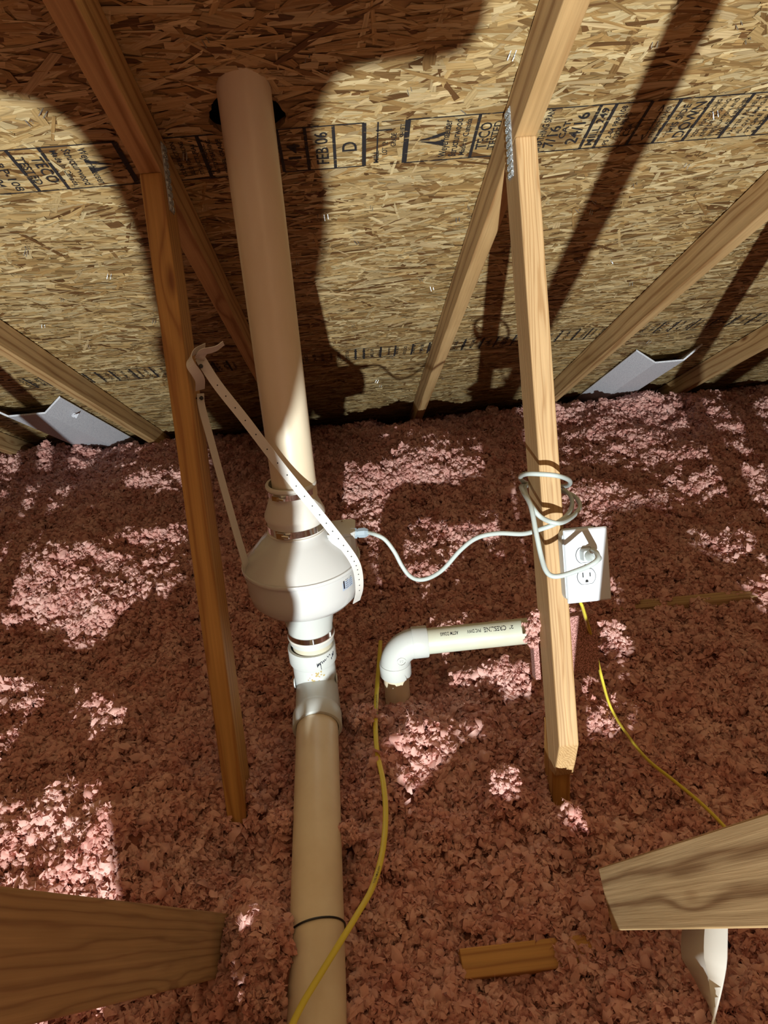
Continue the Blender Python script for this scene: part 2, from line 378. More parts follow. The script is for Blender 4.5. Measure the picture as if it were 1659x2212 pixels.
# opposite slope and gables close the attic behind
zr = roofpt(0, RIDGE_Y).z; zb = roofpt(0, YE).z; YB = 2 * RIDGE_Y - YE
for nm, q in (('ceiling_back', [(XL, RIDGE_Y, zr), (XR, RIDGE_Y, zr), (XR, YB, zb), (XL, YB, zb)]),):
    obj(nm, q + [tuple(Vector(p) + V(0, 0, .014)) for p in q], [(0, 1, 2, 3), (7, 6, 5, 4)], OSB, tag_=('roof deck of the opposite slope behind the viewer', None, None, 'structure'))
for nm, x, s in (('wall_left', XL, -1), ('wall_right', XR, 1)):
    q = [(x, YE, zb), (x, RIDGE_Y, zr), (x, YB, zb), (x, YB, CEILZ), (x, YE, CEILZ)]; q2 = [(x + s * .012, a[1], a[2]) for a in q]
    obj(nm, q + q2, [(0, 1, 2, 3, 4), (9, 8, 7, 6, 5)] + [(i, (i + 1) % 5, (i + 1) % 5 + 5, i + 5) for i in range(5)], OSB, tag_=('gable wall of strand board', None, None, 'structure'))

# strands pressed into the deck
def strands():
    N = 84000
    X = RNG.uniform(-2.3, 3.0, N); Y = RNG.uniform(0.85, 4.2, N)
    keep = (np.abs(X) < 0.62 + 0.62 * Y + .25) ; X = X[keep]; Y = Y[keep]; N = len(X)
    Ln = np.exp(RNG.normal(math.log(0.060), 0.50, N)); Ln = np.clip(Ln, .012, .16)
    Wd = np.clip(np.exp(RNG.normal(math.log(0.0112), 0.5, N)), .0028, .03)
    A = RNG.normal(0, 0.30, N); odd = RNG.random(N) < 0.13; A[odd] = RNG.uniform(-1.57, 1.57, odd.sum())
    lift = RNG.uniform(0.0002, 0.0030, N); ta = RNG.normal(0, 0.016, N); tb = RNG.normal(0, 0.10, N)
    # local outline, 6 points with slanted, ragged ends
    sk = RNG.uniform(-.35, .35, N); e1 = RNG.uniform(.6, 1.0, (N, 6)); e2 = RNG.uniform(.55, 1.0, (N, 6))
    lx = np.array([-.5, 0.05, .5, .5, -0.05, -.5]); ly = np.array([-.5, -.5, -.5, .5, .5, .5])
    U = lx[None] * Ln[:, None] * e1 + np.sign(ly)[None] * (sk * Wd)[:, None]; Vv = ly[None] * Wd[:, None] * e2
    ca, sa = np.cos(A)[:, None], np.sin(A)[:, None]
    PX = X[:, None] + U * ca - Vv * sa; PD = U * sa + Vv * ca     # PD along slope
    up = -(lift[:, None] + np.abs(U * ta[:, None]) + Vv * tb[:, None])
    up = np.clip(up, -0.0034, -0.0001)
    dY, dZ = DN.y, DN.z
    Z0 = (ROOF - RN.y * Y) / RN.z
    PY = Y[:, None] + PD * dY + up * RN.y; PZ = Z0[:, None] + PD * dZ + up * RN.z
    co = np.stack([PX, PY, PZ], -1)
    # keep clear of the pipe hole
    d2 = ((PX - hc.x) ** 2 + ((PY - hc.y) / dY) ** 2).min(1); keep = d2 > (HR * 0.97) ** 2
    co = co[keep]; U = U[keep]; Vv = Vv[keep]; N = len(co)
    me = bpy.data.meshes.new('osb_strands')
    me.vertices.add(N * 6); me.vertices.foreach_set('co', co.astype(np.float32).ravel())
    idx = np.arange(N * 6, dtype=np.int32); me.loops.add(N * 6); me.loops.foreach_set('vertex_index', idx)
    me.polygons.add(N); me.polygons.foreach_set('loop_start', np.arange(N, dtype=np.int32) * 6); me.polygons.foreach_set('loop_total', np.full(N, 6, dtype=np.int32))
    me.update(calc_edges=True)
    pal = np.array([(.60, .44, .22), (.50, .34, .15), (.70, .56, .32), (.40, .25, .10), (.27, .155, .06), (.62, .47, .26), (.16, .08, .03)])
    pk = RNG.choice(7, N, p=[.25, .21, .17, .15, .08, .09, .05]); tone = pal[pk] * RNG.uniform(.72, 1.02, N)[:, None]
    rg = np.ones((N, 6, 4)); rg[..., :3] = tone[:, None]
    a = me.attributes.new('tone', 'FLOAT_COLOR', 'POINT'); a.data.foreach_set('color', rg.astype(np.float32).ravel())
    gc = np.stack([U + RNG.uniform(0, 40, N)[:, None], Vv + RNG.uniform(0, 40, N)[:, None], np.zeros_like(U)], -1)
    a = me.attributes.new('gc', 'FLOAT_VECTOR', 'POINT'); a.data.foreach_set('vector', gc.astype(np.float32).ravel())
    me.materials.append(STRAND)
    o = bpy.data.objects.new('wood_strands', me); COL.objects.link(o); o.parent = roof; o['kind'] = 'stuff'
strands()

# grade stamps printed on the deck
UP = -DN; XV = V(1, 0, 0); OFF = 0.0038
def stampline(y_top, y_bot, k):
    """k scales heights; returns helpers for drawing on the deck."""
    mb = MB(); c = roofpt(0, (y_top + y_bot) / 2) - RN * OFF; Hh = (y_bot - y_top) / DN.y
    def P(x, t): return V(x, 0, 0) + c + UP * (t * Hh)                # t in -.5 .. .5 up the slope
    def quad(x0, x1, t0, t1): n = [P(x0, t0), P(x1, t0), P(x1, t1), P(x0, t1)]; mb.add(n, [(0, 1, 2, 3)])
    def bar(x, w=.006): quad(x - w / 2, x + w / 2, -.5, .5)
    def rails(x0, x1, w=.0035):
        n = max(1, int((x1 - x0) / .12))
        for i in range(n):
            a = x0 + (x1 - x0) * i / n; b_ = x0 + (x1 - x0) * (i + 1) / n
            for s in (-.5, .5): quad(a, b_, s - w / Hh / 2, s + w / Hh / 2)
    def word(s, x, length, hgt, t=0.0, flip=False):
        d = -1 if flip else 1
        put_text(mb, s, P(x, t), UP * d, XV * -d, length * Hh, hgt * k)
    def logo(x, s, flip=False):
        d = -1 if flip else 1; q = []
        for (a, b_) in ((-.5, 0), (.5, -.42), (.5, -.02), (.18, -.10), (.18, .12), (.5, .26), (.5, .46)): q.append(P(x + d * a * s, b_ * s / Hh))
        n = len(mb.v); mb.add(q[:4] + [], [(0, 1, 2, 3)]); mb.add([q[0], q[4], q[5], q[6]], [(0, 1, 2, 3)])
    return mb, bar, rails, word, logo, quad
def rx(px, py): return at_roof(px, py).x
mb, bar, rails, word, logo, quad = stampline(1.475, 1.597, 1.0)
L = [rx(39, 354), rx(107, 349), rx(265, 336)]
rails(rx(0, 355) - .3, L[2]); bar(L[0]); bar(L[1]); bar(L[2], .010)
word('PRP-108', L[0] - .032, .80, .015, -.05, True); word('PS 2-04', L[0] - .058, .7, .015, 0, True); word('SHEATHING', L[0] - .09, .8, .013, 0, True)
word('TECO', (L[0] + L[1]) / 2 + .012, .62, .021, 0, True); word('TESTED', (L[0] + L[1]) / 2 - .017, .66, .015, 0, True)
word('Made in Canada', L[1] + .020, .84, .011, 0, True); word('Structurwood', L[1] + .043, .86, .015, 0, True); word('Weyerhaeuser', L[1] + .070, .86, .015, 0, True)
logo(L[2] - .045, .052, True)
for i, x in enumerate((.0, .016, .034, .052)): word(('CONSTRUCTION', 'SIZED FOR SPACING', 'STRUCTURAL 1', 'EXPOSURE 1')[i], rx(385, 340) + x, .80, .008, 0)
bar(rx(441, 335), .007)
for i, x in enumerate((.016, .034, .052)): word(('RATED SHEATHING', 'PANEL GRADE', 'HUD-UM-40')[i], rx(441, 335) + x, .80, .008, 0)
rails(rx(372, 340), rx(480, 330))
b0, b1, b2, b3 = rx(606, 325), rx(663, 322), rx(722, 318), rx(786, 313)
rails(b0, b3); bar(b0); bar(b1); bar(b2); bar(b3, .008)
word('14', (b0 + b1) / 2, .36, .024, -.02); word('FEB 06', (b1 + b2) / 2 + .002, .74, .024); word('D', (b2 + b3) / 2, .22, .028)
f0 = rx(845, 300); rails(rx(822, 300), rx(868, 300), .0015)
for i in range(4): word(('MILL', 'LOT 12', 'GRADE', 'SHIFT')[i], f0 - .028 + i * .016, .3, .010, -.3 + .19 * i)
quad(f0 - .03, f0 + .0, .30, .33); quad(f0 - .028, f0 - .025, -.45, .5)
l0 = rx(876, 310); rails(l0, rx(1659, 255) + .5); bar(l0, .010); logo(l0 + .047, .052)
word('Weyerhaeuser', rx(960, 300), .86, .015); word('Structurwood', rx(982, 300), .86, .015); word('Made in Canada', rx(1003, 298), .84, .011)
bar(rx(1024, 297)); word('TECO', rx(1043, 295), .62, .021); word('TESTED', rx(1067, 293), .66, .015); bar(rx(1088, 290))
word('SHEATHING SPAN', rx(1172, 285), .95, .013); word('7/16', rx(1195, 284), .5, .021, -.15); word('CAT', rx(1216, 284), .4, .012); word('24/16', rx(1243, 281), .72, .023)
bar(rx(1270, 280)); word('MILL 249', rx(1285, 279), .85, .014); bar(rx(1301, 279))
word('PS 2-04 PRP-108', rx(1322, 277), .88, .010); word('0325 HUD', rx(1338, 276), .6, .010); word('CSA', rx(1357, 274), .3, .012, -.1); bar(rx(1376, 270))
word('<------>', rx(1405, 268), .8, .014); word('STRENGTH AXIS', rx(1420, 267), .7, .008); bar(rx(1436, 264))
word('THIS SIDE', rx(1458, 263), .74, .013); word('DOWN', rx(1483, 262), .80, .021); bar(rx(1503, 260))
for i in range(4): word(('SIZED FOR SPACING', 'KEEP DRY DURING', 'INSTALLATION AND', 'NAIL AT 6 INCHES')[i], rx(1503, 260) + .016 + i * .017, .84, .008)
bar(rx(1582, 256))
for i in range(4): word(('FASTEN PANELS', 'ALLOW 3 MM GAP', 'STORE FLAT', 'RATED 24 OC')[i], rx(1582, 256) + .016 + i * .017, .84, .008)
bar(rx(1659, 250))
st1 = mb.build('grade_stamp', INK, roof)
mb, bar, rails, word, logo, quad = stampline(2.65, 2.765, 0.9)
for (xa_, xb_) in ((rx(0, 810), rx(60, 815)), (rx(175, 800), rx(385, 800)), (rx(445, 790), rx(503, 785))):
    rails(xa_, xb_)
for px in (20, 60, 170, 200, 235, 283, 330, 380, 445, 472, 503): bar(rx(px, 800), .007)
rails(rx(590, 775), rx(1130, 740)); rails(rx(1192, 735), rx(1659, 700))
for px in (600, 650, 768, 786, 822, 853, 890, 925, 965, 1000, 1038, 1068, 1105, 1200, 1236, 1262, 1330, 1410, 1440, 1480, 1520, 1560, 1600): bar(rx(px, 760 - (px - 800) * .07), .007)
wl = ['TECO', 'TESTED', 'Structurwood', 'Weyerhaeuser', 'MILL 249', '24/16', '7/16', 'THIS SIDE', 'DOWN', 'EXPOSURE 1', 'PRP-108', 'PS 2-04']
for i in range(92):
    px = -10 + i * 18.5
    if 385 < px < 440 or 503 < px < 590 or 60 < px < 165 or 1130 < px < 1192: continue
    word(wl[(i * 5) % 12], rx(px, 790 - px * .06), .74, .013)
word('FEB 06', rx(458, 787), .8, .022); word('D', rx(488, 785), .25, .026); word('14', rx(1052, 742), .3, .024); word('FEB 06', rx(1086, 740), .8, .022)
mb.build('grade_stamp', INK, roof)

# fastener points poking through the deck
stp = [(438, 82), (1408, 88), (1095, 400), (1162, 100), (1100, 110), (1590, 50), (1610, 82), (1000, 235), (686, 460), (700, 462), (768, 520), (985, 470), (1010, 440), (1245, 450), (1280, 430), (1275, 450), (1368, 395), (1480, 350), (1540, 240), (55, 530), (53, 540), (232, 590), (130, 640), (395, 330), (190, 745), (215, 870), (90, 700), (330, 690), (560, 690), (930, 620), (965, 690), (1015, 620), (905, 600), (1060, 700), (955, 815), (812, 820), (820, 830), (640, 560), (800, 440), (760, 700), (845, 765), (910, 750), (1320, 560), (1360, 610), (1250, 560), (1440, 720), (1400, 735), (1390, 700), (1600, 620), (880, 190), (700, 140), (60, 260), (88, 235), (660, 120)]
stm = None
for (px, py) in stp:
    p = at_roof(px, py); a = random.uniform(-.3, .3); le = random.uniform(.006, .010)
    if stm is None:
        mb = MB(); mb.box((0, 0, 0), (1, 0, 0), (0, 1, 0), (0, 0, 1), .0006, .0006, .009); mb.box((0.008, 0.001, 0.001), (1, 0, 0), (0, 1, 0), (0, 0, 1), .0006, .0006, .008)
        stm = mb.build('staple', GALV, roof); o = stm
    else: o = stm.copy(); COL.objects.link(o); o.parent = roof
    o.location = p - RN * 0.006; o.rotation_euler = (-SL + random.uniform(-.6, .6), random.uniform(-.7, .7), random.uniform(-1, 1)); o.scale = (1, 1, le / .009)

# ------------------------------------------------------------------ trusses
XW = 0.038
def webline(y): return -0.53 - 1.41 * (y - 0.448)
def truss(name, label, x0, posts, webend, mats, seed, near=False):
    t = thing(name, label, 'truss', (x0 + XW / 2, 1.0, CEILZ), 'roof trusses')
    lo, hi = 0.715, 0.7945
    def q(y, n): p = roofpt(0, y, n); return (p.y, p.z)
    mb = MB(); mb.prism([q(RIDGE_Y, lo), q(RIDGE_Y, hi), q(4.2, hi), q(4.2, lo)], x0, x0 + XW, (DN.y, DN.z)); mb.build('top_chord', mats[0], t, bevel=.002)
    def qb(y, n): a = q(2 * RIDGE_Y - y, n); return (y, a[1])
    mb = MB(); mb.prism([qb(RIDGE_Y - .001, lo), qb(RIDGE_Y - .001, hi), qb(-6.2, hi), qb(-6.2, lo)], x0, x0 + XW, (DN.y, -DN.z)); mb.build('top_chord', mats[0], t)
    mb = MB(); mb.prism([(-6.3, CEILZ + .001), (4.25, CEILZ + .001), (4.25, CEILZ + .07), (4.1, CEILZ + .09), (-6.3, CEILZ + .09)], x0, x0 + XW, (1, 0)); mb.build('bottom_chord', mats[3], t)
    # long web from the ridge down to the node
    yt = -.95; d = Vector((1, -1.41)).normalized(); p = Vector((d.y, -d.x)) * .089      # p points to lower back side
    if p.x > 0: p = -p
    e = Vector((webend, webline(webend))); s_ = Vector((yt, webline(yt))); 
    mb = MB(); mb.prism([tuple(s_), tuple(e), tuple(e + p), tuple(s_ + p)], x0, x0 + XW, tuple(d)); mb.build('web', mats[1], t, bevel=.002)
    # short web: top front edge to bottom front edge
    if posts:
        (ty, tz), (by, bz), cut = posts; d = Vector((ty - by, tz - bz)).normalized(); n2 = Vector((d.y, -d.x)); 
        if n2.x < 0: n2 = -n2
        w = n2 * .092; T_ = Vector((ty, tz)); B_ = Vector((by, bz))
        # top end follows the chord underside
        def hit(P): k = (lo - (RN.y * P.x + RN.z * P.y)) / (RN.y * d.x + RN.z * d.y); return P + d * k
        a = hit(T_) ; b_ = hit(T_ + w)
        if cut: bot = [tuple(B_ + w * 1.0 - d * .085), tuple(B_ + w * .55 - d * .082), tuple(B_)]
        else: bot = [tuple(B_ + w), tuple(B_)]
        mb = MB(); mb.prism([tuple(a), tuple(b_)] + bot, x0, x0 + XW, tuple(d)); mb.build('post', mats[2], t, bevel=.003)
        return t, a, b_, d
    return t, None, None, None
P_A = ((1.405, .05), (1.045, -1.29), False); P_B = ((1.375, .03), (1.030, -.985), True); P_D = ((1.375, .03), (.98, -1.2), False)
tA, aA, bA, dA = truss('roof_truss', 'dark orange roof truss left of the vent pipe, strap screwed to its post', -.316, P_A, .90, (LUM, LUM_GREY, LUM_ORANGE, LUM), 1)
tB, aB, bB, dB = truss('roof_truss', 'pale roof truss carrying the outlet and coiled grey cord', .337, P_B, .81, (LUM, LUM_BIG, LUM_FINE, LUM), 2)
truss('roof_truss', 'roof truss crossing the left edge beside the left foam vent channel', -.978, P_D, .80, (LUM, LUM, LUM, LUM), 3)
truss('roof_truss', 'roof truss right of the outlet post, sloping down left of the right foam vent channel', .990, P_D, .80, (LUM, LUM, LUM, LUM), 4)
truss('roof_truss', 'rightmost roof truss in view, beyond the right foam vent channel', 1.668, P_D, .80, (LUM, LUM, LUM, LUM), 5)
truss('roof_truss', 'leftmost roof truss, only a corner showing below the left foam vent channel', -1.640, P_D, .80, (LUM, LUM, LUM, LUM), 6)
# stub below the cut end of truss B's post
mb = MB(); mb.prism([(1.075, -1.05), (1.135, -1.0), (1.12, -1.30), (1.045, -1.30)], .338, .374, (.06, 1)); mb.build('web_stub', LUM_ORANGE, tB, bevel=.002)
# toothed connector plates
def plate(parent, x, c, w, h, dr):
    mb = MB(); d = Vector((0, dr.x, dr.y)); s_ = Vector((0, -dr.y, dr.x)); sg = 1 if x > 0 and False else -1
    mb.box(c, (1, 0, 0), d, s_, .0009, h / 2, w / 2)
    for i in range(9):
        for j in range(4):
            q = Vector(c) + d * ((i - 4) / 9 * h) + s_ * ((j - 1.5) / 4 * w); mb.box(q, (1, 0, 0), d, s_, .0028, .004, .0016)
    mb.build('truss_plate', GALV, parent)
plate(tB, .337 - .001, (.336, (aB.x + bB.x) / 2, (aB.y + bB.y) / 2 + .012), .034, .115, Vector((.25, .97)).normalized())
plate(tA, -.277, (-.277, (aA.x + bA.x) / 2, (aA.y + bA.y) / 2 + .012), .034, .115, Vector((.25, .97)).normalized())

# ------------------------------------------------------------------ vent pipe, fan, tee, lower pipe
AX = -.1215
def ax_pt(z): return V(AX - .003 + (z + .7) * -.012 * -1, 1.355, z)
vp = thing('vent_pipe', 'tall cream plastic vent pipe rising from the fan through the dark roof hole', 'pipe', (-.118, 1.36, -.56))
mb = MB(); mb.lathe([(.0395, -.56), (.0445, -.56), (.0445, .62), (.0395, .62)], (0, 0, 0), seg=64, closed=True)
mb.v = [Vector((v.x - .1185 + (v.z + .56) * .0035, v.y + 1.356 + (v.z + .56) * .03, v.z)) for v in mb.v]
mb.build('pipe_tube', PVC_T, vp, smooth=True)
# black cap added above the hole, its colour standing in for unlit depth
mb = MB(); c = hc + RN * .02
n = 32; v_ = [c + V(1, 0, 0) * math.cos(a) * .13 + DN * math.sin(a) * .13 for a in [2 * math.pi * k / n for k in range(n)]]
v2 = [p + RN * .05 for p in v_]
mb.add(v_ + v2, [(i, (i + 1) % n, n + (i + 1) % n, n + i) for i in range(n)] + [tuple(range(n, 2 * n))]); fl = mb.build('shade_cap', UNLIT, vp)

fan = thing('radon_fan', 'white round inline duct fan on the vent pipe', 'fan', (AX, 1.355, -.92))
CX, CY = AX - .003, 1.355
_zo = [-1.2, -.9885, -.9425, -.924, -.9155, -.904, -.902, -.862, -.856, -.846, -.842, -.812, -.79, -.750, -.733, -.727, -.664, -.660, -.6395, -.627, -.620, -.560, -.544, -.533, -.4]
_zn = [-1.2, -.9582, -.919, -.8944, -.8875, -.8744, -.870, -.8185, -.815, -.808, -.804, -.781, -.758, -.7124, -.7033, -.7006, -.636, -.6331, -.6276, -.6133, -.600, -.5527, -.5369, -.5285, -.4]
def zm(z): return float(np.interp(z, _zo, _zn))          # heights on the fan stack, measured front edges
def cyl(prof, mtl, name, parent, seg=72, o=None, ax=(0, 0, 1), **k):
    prof = [(r_, zm(h_)) for r_, h_ in prof]
    return MB().lathe(prof, o or (CX, CY, 0), ax, seg, **k).build(name, mtl, parent, smooth=True)
# motor housing: cone and drum in one body
body = cyl([(.050, -.640), (.0575, -.642), (.0585, -.652), (.0600, -.664), (.075, -.676), (.117, -.722), (.1205, -.727), (.1225, -.733), (.1225, -.745), (.1195, -.750), (.1185, -.790), (.114, -.812), (.102, -.830), (.082, -.842), (.062, -.846), (.050, -.846)], FAN, 'housing', fan)
cyl([(.1212, -.7275), (.1238, -.7285), (.1248, -.733), (.1248, -.741), (.1236, -.745), (.1200, -.747)], FAN, 'rim_lip', fan)
cyl([(.0445, -.845), (.0600, -.843), (.0600, -.856), (.0590, -.862), (.0490, -.902), (.0490, -.932), (.0445, -.932)], PVC_W, 'outlet_collar', fan)
mb = MB()
for i in range(14):
    a = -2.6 + i * .16
    if True: mb.box((CX + math.cos(a) * .0602, CY + math.sin(a) * .0602, zm(-.852)), (math.cos(a), math.sin(a), 0), (0, 0, 1), (-math.sin(a), math.cos(a), 0), .0004, .0006, .0016)
mb.build('vent_mark', DARK, fan); bpy.data.objects['vent_mark']['kind'] = 'stuff'
# junction box on the right of the fan, with cable gland
jb = MB()
jp = [(-.048, 1.318), (-.040, 1.392), (-.0, 1.392), (.006, 1.384), (.004, 1.330), (-.006, 1.318)]
jx = -.030; JP = [(x - .018 + 0.0, y - .015) for (x, y) in jp]
def prz(prof, z0, z1):
    n = len(prof); v = [(x, y, z0) for x, y in prof] + [(x, y, z1) for x, y in prof]
    return v, [tuple(range(n))[::-1], tuple(range(n, 2 * n))] + [(i, (i + 1) % n, n + (i + 1) % n, n + i) for i in range(n)]
JP = [(-.062, 1.318), (-.054, 1.382), (-.012, 1.384), (-.004, 1.376), (-.007, 1.322), (-.016, 1.314), (-.055, 1.314)]
jb.add(*prz(JP, -.735, -.643)); jbo = jb.build('wiring_box', FAN, fan, bevel=.002)
mb = MB(); mb.add(*prz([(x * 1.0 + (.0012 if x > -.03 else -.0012), y + (.0012 if y > 1.35 else -.0012)) for x, y in JP], -.643, -.636)); ld = mb.build('box_lid', FAN, jbo, bevel=.0015)
mb = MB(); mb.lathe([(.0, 0), (.003, 0), (.003, .0015), (.0, .0018)], (-.030, 1.372, -.636), seg=12); mb.build('screw', STEEL, jbo)
gl0 = at_y(765, 1152, 1.335); gdir = V(1, -.10, .02).normalized()
mb = MB(); mb.lathe([(.0, -.006), (.0115, -.006), (.0115, .006), (.009, .006), (.009, .009)], gl0, gdir, seg=8); mb.lathe([(.0, .009), (.0105, .009), (.0110, .022), (.0075, .029), (.0045, .030)], gl0, gdir, seg=8); mb.build('cable_gland', GLAND, fan)
# rating label wrapped on the drum
def drum(a0, z0, r):
    def w(a, b_):
        t = a0 + a / r; return V(CX + math.cos(t) * r, CY + math.sin(t) * r, z0 + b_)
    return w
AL = -.66
def patch(w, la, lb, n=6):
    v = []; f = []
    for i in range(n + 1):
        for j in (0, 1): v.append(w((i / n - .5) * la, (j - .5) * lb))
    for i in range(n): f.append((2 * i, 2 * i + 2, 2 * i + 3, 2 * i + 1))
    return v, f
rl = .1192
v, f = patch(drum(AL, -.730, rl), .034, .026); lab = obj('rating_label', v, f, GREYL, fan)
mb = MB(); mb.add(*patch(lambda a, b_: drum(AL, -.730, rl + .0005)(a - .0125, b_), .004, .018))
for i in range(5):
    for j, s_ in enumerate(('FAN 115V', 'UL 1.2A')):
        put_text(mb, s_, (0, 0, 0), None, None, .0085, .0022, wrap=lambda a, b_, i=i, j=j: drum(AL, -.730, rl + .0005)(a - .003 + j * .0115, b_ + .009 - i * .0045))
mb.build('label_print', PRINT, lab)
# rubber coupling above the fan, its two clamps
cp = thing('pipe_coupling', 'flexible white coupling joining the vent pipe to the fan', 'coupling', (AX, 1.355, -.645))
cyl([(.0448, -.533), (.0500, -.533), (.0515, -.536), (.0515, -.541), (.0478, -.544), (.0470, -.560), (.0490, -.574), (.0615, -.612), (.0620, -.620), (.0585, -.624), (.0585, -.650), (.0612, -.654), (.0612, -.660), (.0590, -.662), (.0590, -.668)], RUBB, 'sleeve', cp)
def clamp(parent, r, z0, z1, ang0, nm='hose_clamp'):
    b_ = cyl([(r, z1), (r + .0010, z1), (r + .0010, z0), (r, z0)], STEEL, nm, parent, closed=True)
    mb = MB(); z0 = zm(z0); z1 = zm(z1); zc = (z0 + z1) / 2; t = V(-math.sin(ang0), math.cos(ang0), 0); o = V(CX + math.cos(ang0) * (r + .0035), CY + math.sin(ang0) * (r + .0035), zc); nr = V(math.cos(ang0), math.sin(ang0), 0)
    mb.box(o, t, nr, (0, 0, 1), .009, .0030, abs(z1 - z0) * .44); mb.tube([o + t * .004 + nr * .001, o + t * .020 + nr * .001], .0036, 10)
    for i in range(9):
        a = ang0 + .30 + i * .05; mb.box((CX + math.cos(a) * (r + .0012), CY + math.sin(a) * (r + .0012), zc), (-math.sin(a), math.cos(a), 0), (0, 0, 1), (math.cos(a), math.sin(a), 0), .0006, abs(z1 - z0) * .28, .0004)
    mb.build('clamp_screw', STEEL, b_, bevel=.0005)
clamp(cp, .0480, -.5460, -.5575, -2.15); clamp(cp, .0588, -.6270, -.6395, -2.05)
cl2 = thing('lower_coupling_clamp', 'stainless band clamp with white lip below the fan', 'clamp', (AX, 1.355, -.92))
b_ = cyl([(.0495, -.9155), (.0507, -.9155), (.0507, -.9040), (.0495, -.9040)], STEEL, 'band', cl2, closed=True)
cyl([(.0445, -.9158), (.0515, -.9160), (.0525, -.9195), (.0512, -.9240), (.0445, -.9240)], RUBB, 'lip', cl2)
for a in (-1.45, -.55):
    mb = MB(); mb.box((CX + math.cos(a) * .0512, CY + math.sin(a) * .0512, zm(-.910)), (-math.sin(a), math.cos(a), 0), (0, 0, 1), (math.cos(a), math.sin(a), 0), .0009, .0055, .0004); mb.build('band_mark', LABW, cl2)
# tee fitting
tee = thing('pipe_tee', 'white plastic tee fitting with stained face, pipe entering it from below the fan', 'pipe fitting', (AX, 1.355, -1.1))
cyl([(.0445, -.925), (.0445, -.950)], PVC_S, 'pipe_stub', tee)
BD = V(0, -.992, -.127).normalized(); BO = V(-.1265, 1.355, -1.026); BEND = .135
v = MB(); v.lathe([(.0460, -.9190), (.0520, -.9190), (.0530, -.921), (.0530, -.955), (.0515, -.9585), (.0475, -.960), (.0470, -1.14), (.040, -1.14)], (CX - .003, CY, 0), seg=72)
v.build('run_body', PVC_W, tee, smooth=True)
v = MB(); v.lathe([(.0470, 0), (.0475, BEND - .050), (.0500, BEND - .045), (.0530, BEND - .036), (.0530, BEND - .002), (.0515, BEND), (.0458, BEND), (.0455, BEND - .03)], BO, BD, seg=72)
v.build('branch_hub', PVC_W, tee, smooth=True)
for s in (-1, 1):
    mb = MB(); mb.lathe([(.0, .0), (.011, .0), (.012, -.0015), (.012, -.003)], (CX - .003 + s * .0490, CY - .012, -1.010), (s, 0, 0), seg=20); mb.build('side_boss', PVC_W, tee)
# handwriting on the hub
def hub(a0, z0, r):
    return lambda a, b_: V(CX - .003 + math.cos(a0 + a / r) * r, CY + math.sin(a0 + a / r) * r, z0 + b_)
mb = MB()
def stroke(pts, w=.0007, hb=None):
    P = crom([hb(a, b_) for a, b_ in pts], 5); mb.tube(P, w, 4)
hb = hub(-1.10, -.940, .0533)
stroke([(-.014, .004), (-.013, -.006), (-.0115, .003), (-.0105, -.003), (-.009, .004), (-.007, -.002), (-.006, .005), (-.0055, -.014)], hb=hb)
stroke([(-.006, .003), (-.003, .006), (-.001, .000), (.001, .007), (.003, .002), (.005, .008), (.007, .004), (.010, .009)], hb=hb)
stroke([(.012, .013), (.015, .009), (.019, .014), (.021, .010)], hb=hb); stroke([(.024, -.002), (.0245, .003)], .001, hb); stroke([(.028, .002), (.0285, .010)], .001, hb); stroke([(.031, .004), (.033, .013)], .001, hb)
mb.build('handwriting', MARKER, tee)
m, nt, lk, b = mat('brown_glue_stain', 0.6, (0.42, 0.30, 0.10)); STAIN = m
mb = MB()
for i in range(46):
    zz = random.uniform(-1.015, -.962); aa = -1.45 + random.gauss(0, .28); ww = random.uniform(.0008, .003); r_ = .0478
    w = lambda a, b_: V(CX - .003 + math.cos(aa + a / r_) * r_, CY + math.sin(aa + a / r_) * r_, zz + b_)
    n = 7; q = [w(math.cos(k / n * 6.283) * ww * random.uniform(.5, 1.3), math.sin(k / n * 6.283) * ww * random.uniform(.5, 1.3)) for k in range(n)]; mb.add(q, [tuple(range(n))])
mb.build('glue_spots', STAIN, tee); bpy.data.objects['glue_spots']['kind'] = 'stuff'
# lower pipe running towards the viewer
lp = thing('drain_pipe', 'wide tan plastic pipe lying in the insulation towards the viewer', 'pipe', (-.13, .8, -1.1))
LPA = BO + BD * .085; LPB = V(-.1335, .05, BO.z - (1.355 - .05) * .128)
mb = MB(); dd = (LPB - LPA); mb.lathe([(.0400, 0), (.0445, 0), (.0445, dd.length), (.0400, dd.length)], LPA, dd.normalized(), seg=64, closed=True); mb.build('pipe_tube', PVC_T, lp, smooth=True)
k = (LPA.y - .800) / (LPA.y - LPB.y); cc = LPA + dd * k
mb = MB()
P = []
for i in range(33):
    a = math.radians(-35 + i * 250 / 32); P.append(cc + V(math.cos(a) * .0458, -.012 * math.sin(a) + .006 * math.cos(a), math.sin(a) * .0458))
mb.tube(P, .0017, 8); mb.build('tie_wire', BLACKP, None, smooth=True, tag_=('thin black wire tied round the tan pipe near the bottom', 'wire'))

# small side pipe with elbow
sp = thing('side_pipe', 'short white printed pipe lying level behind the outlet post, left end in an elbow', 'pipe', (.25, 1.40, -1.0))
PZ = -.975; PY_ = 1.40; tilt = .0
m, nt, lk, b = mat('side_pipe_plastic', .4)
tc = nt.new('ShaderNodeTexCoord'); n = noise(nt, lk, tc.outputs['Object'], 22, 5, (0.6, 1, 1)); r = ramp(nt, [(0.4, (.56, .58, .48)), (0.75, (.56, .52, .40))]); lk.new(n.outputs['Fac'], r.inputs[0]); lk.new(r.outputs[0], b.inputs['Base Color'])
mb = MB(); mb.lathe([(.026, 0), (.0302, 0), (.0302, .27), (.026, .27)], (.112, PY_, PZ), (1, 0, tilt), seg=48, closed=True); mb.build('pipe_tube', m, sp, smooth=True)
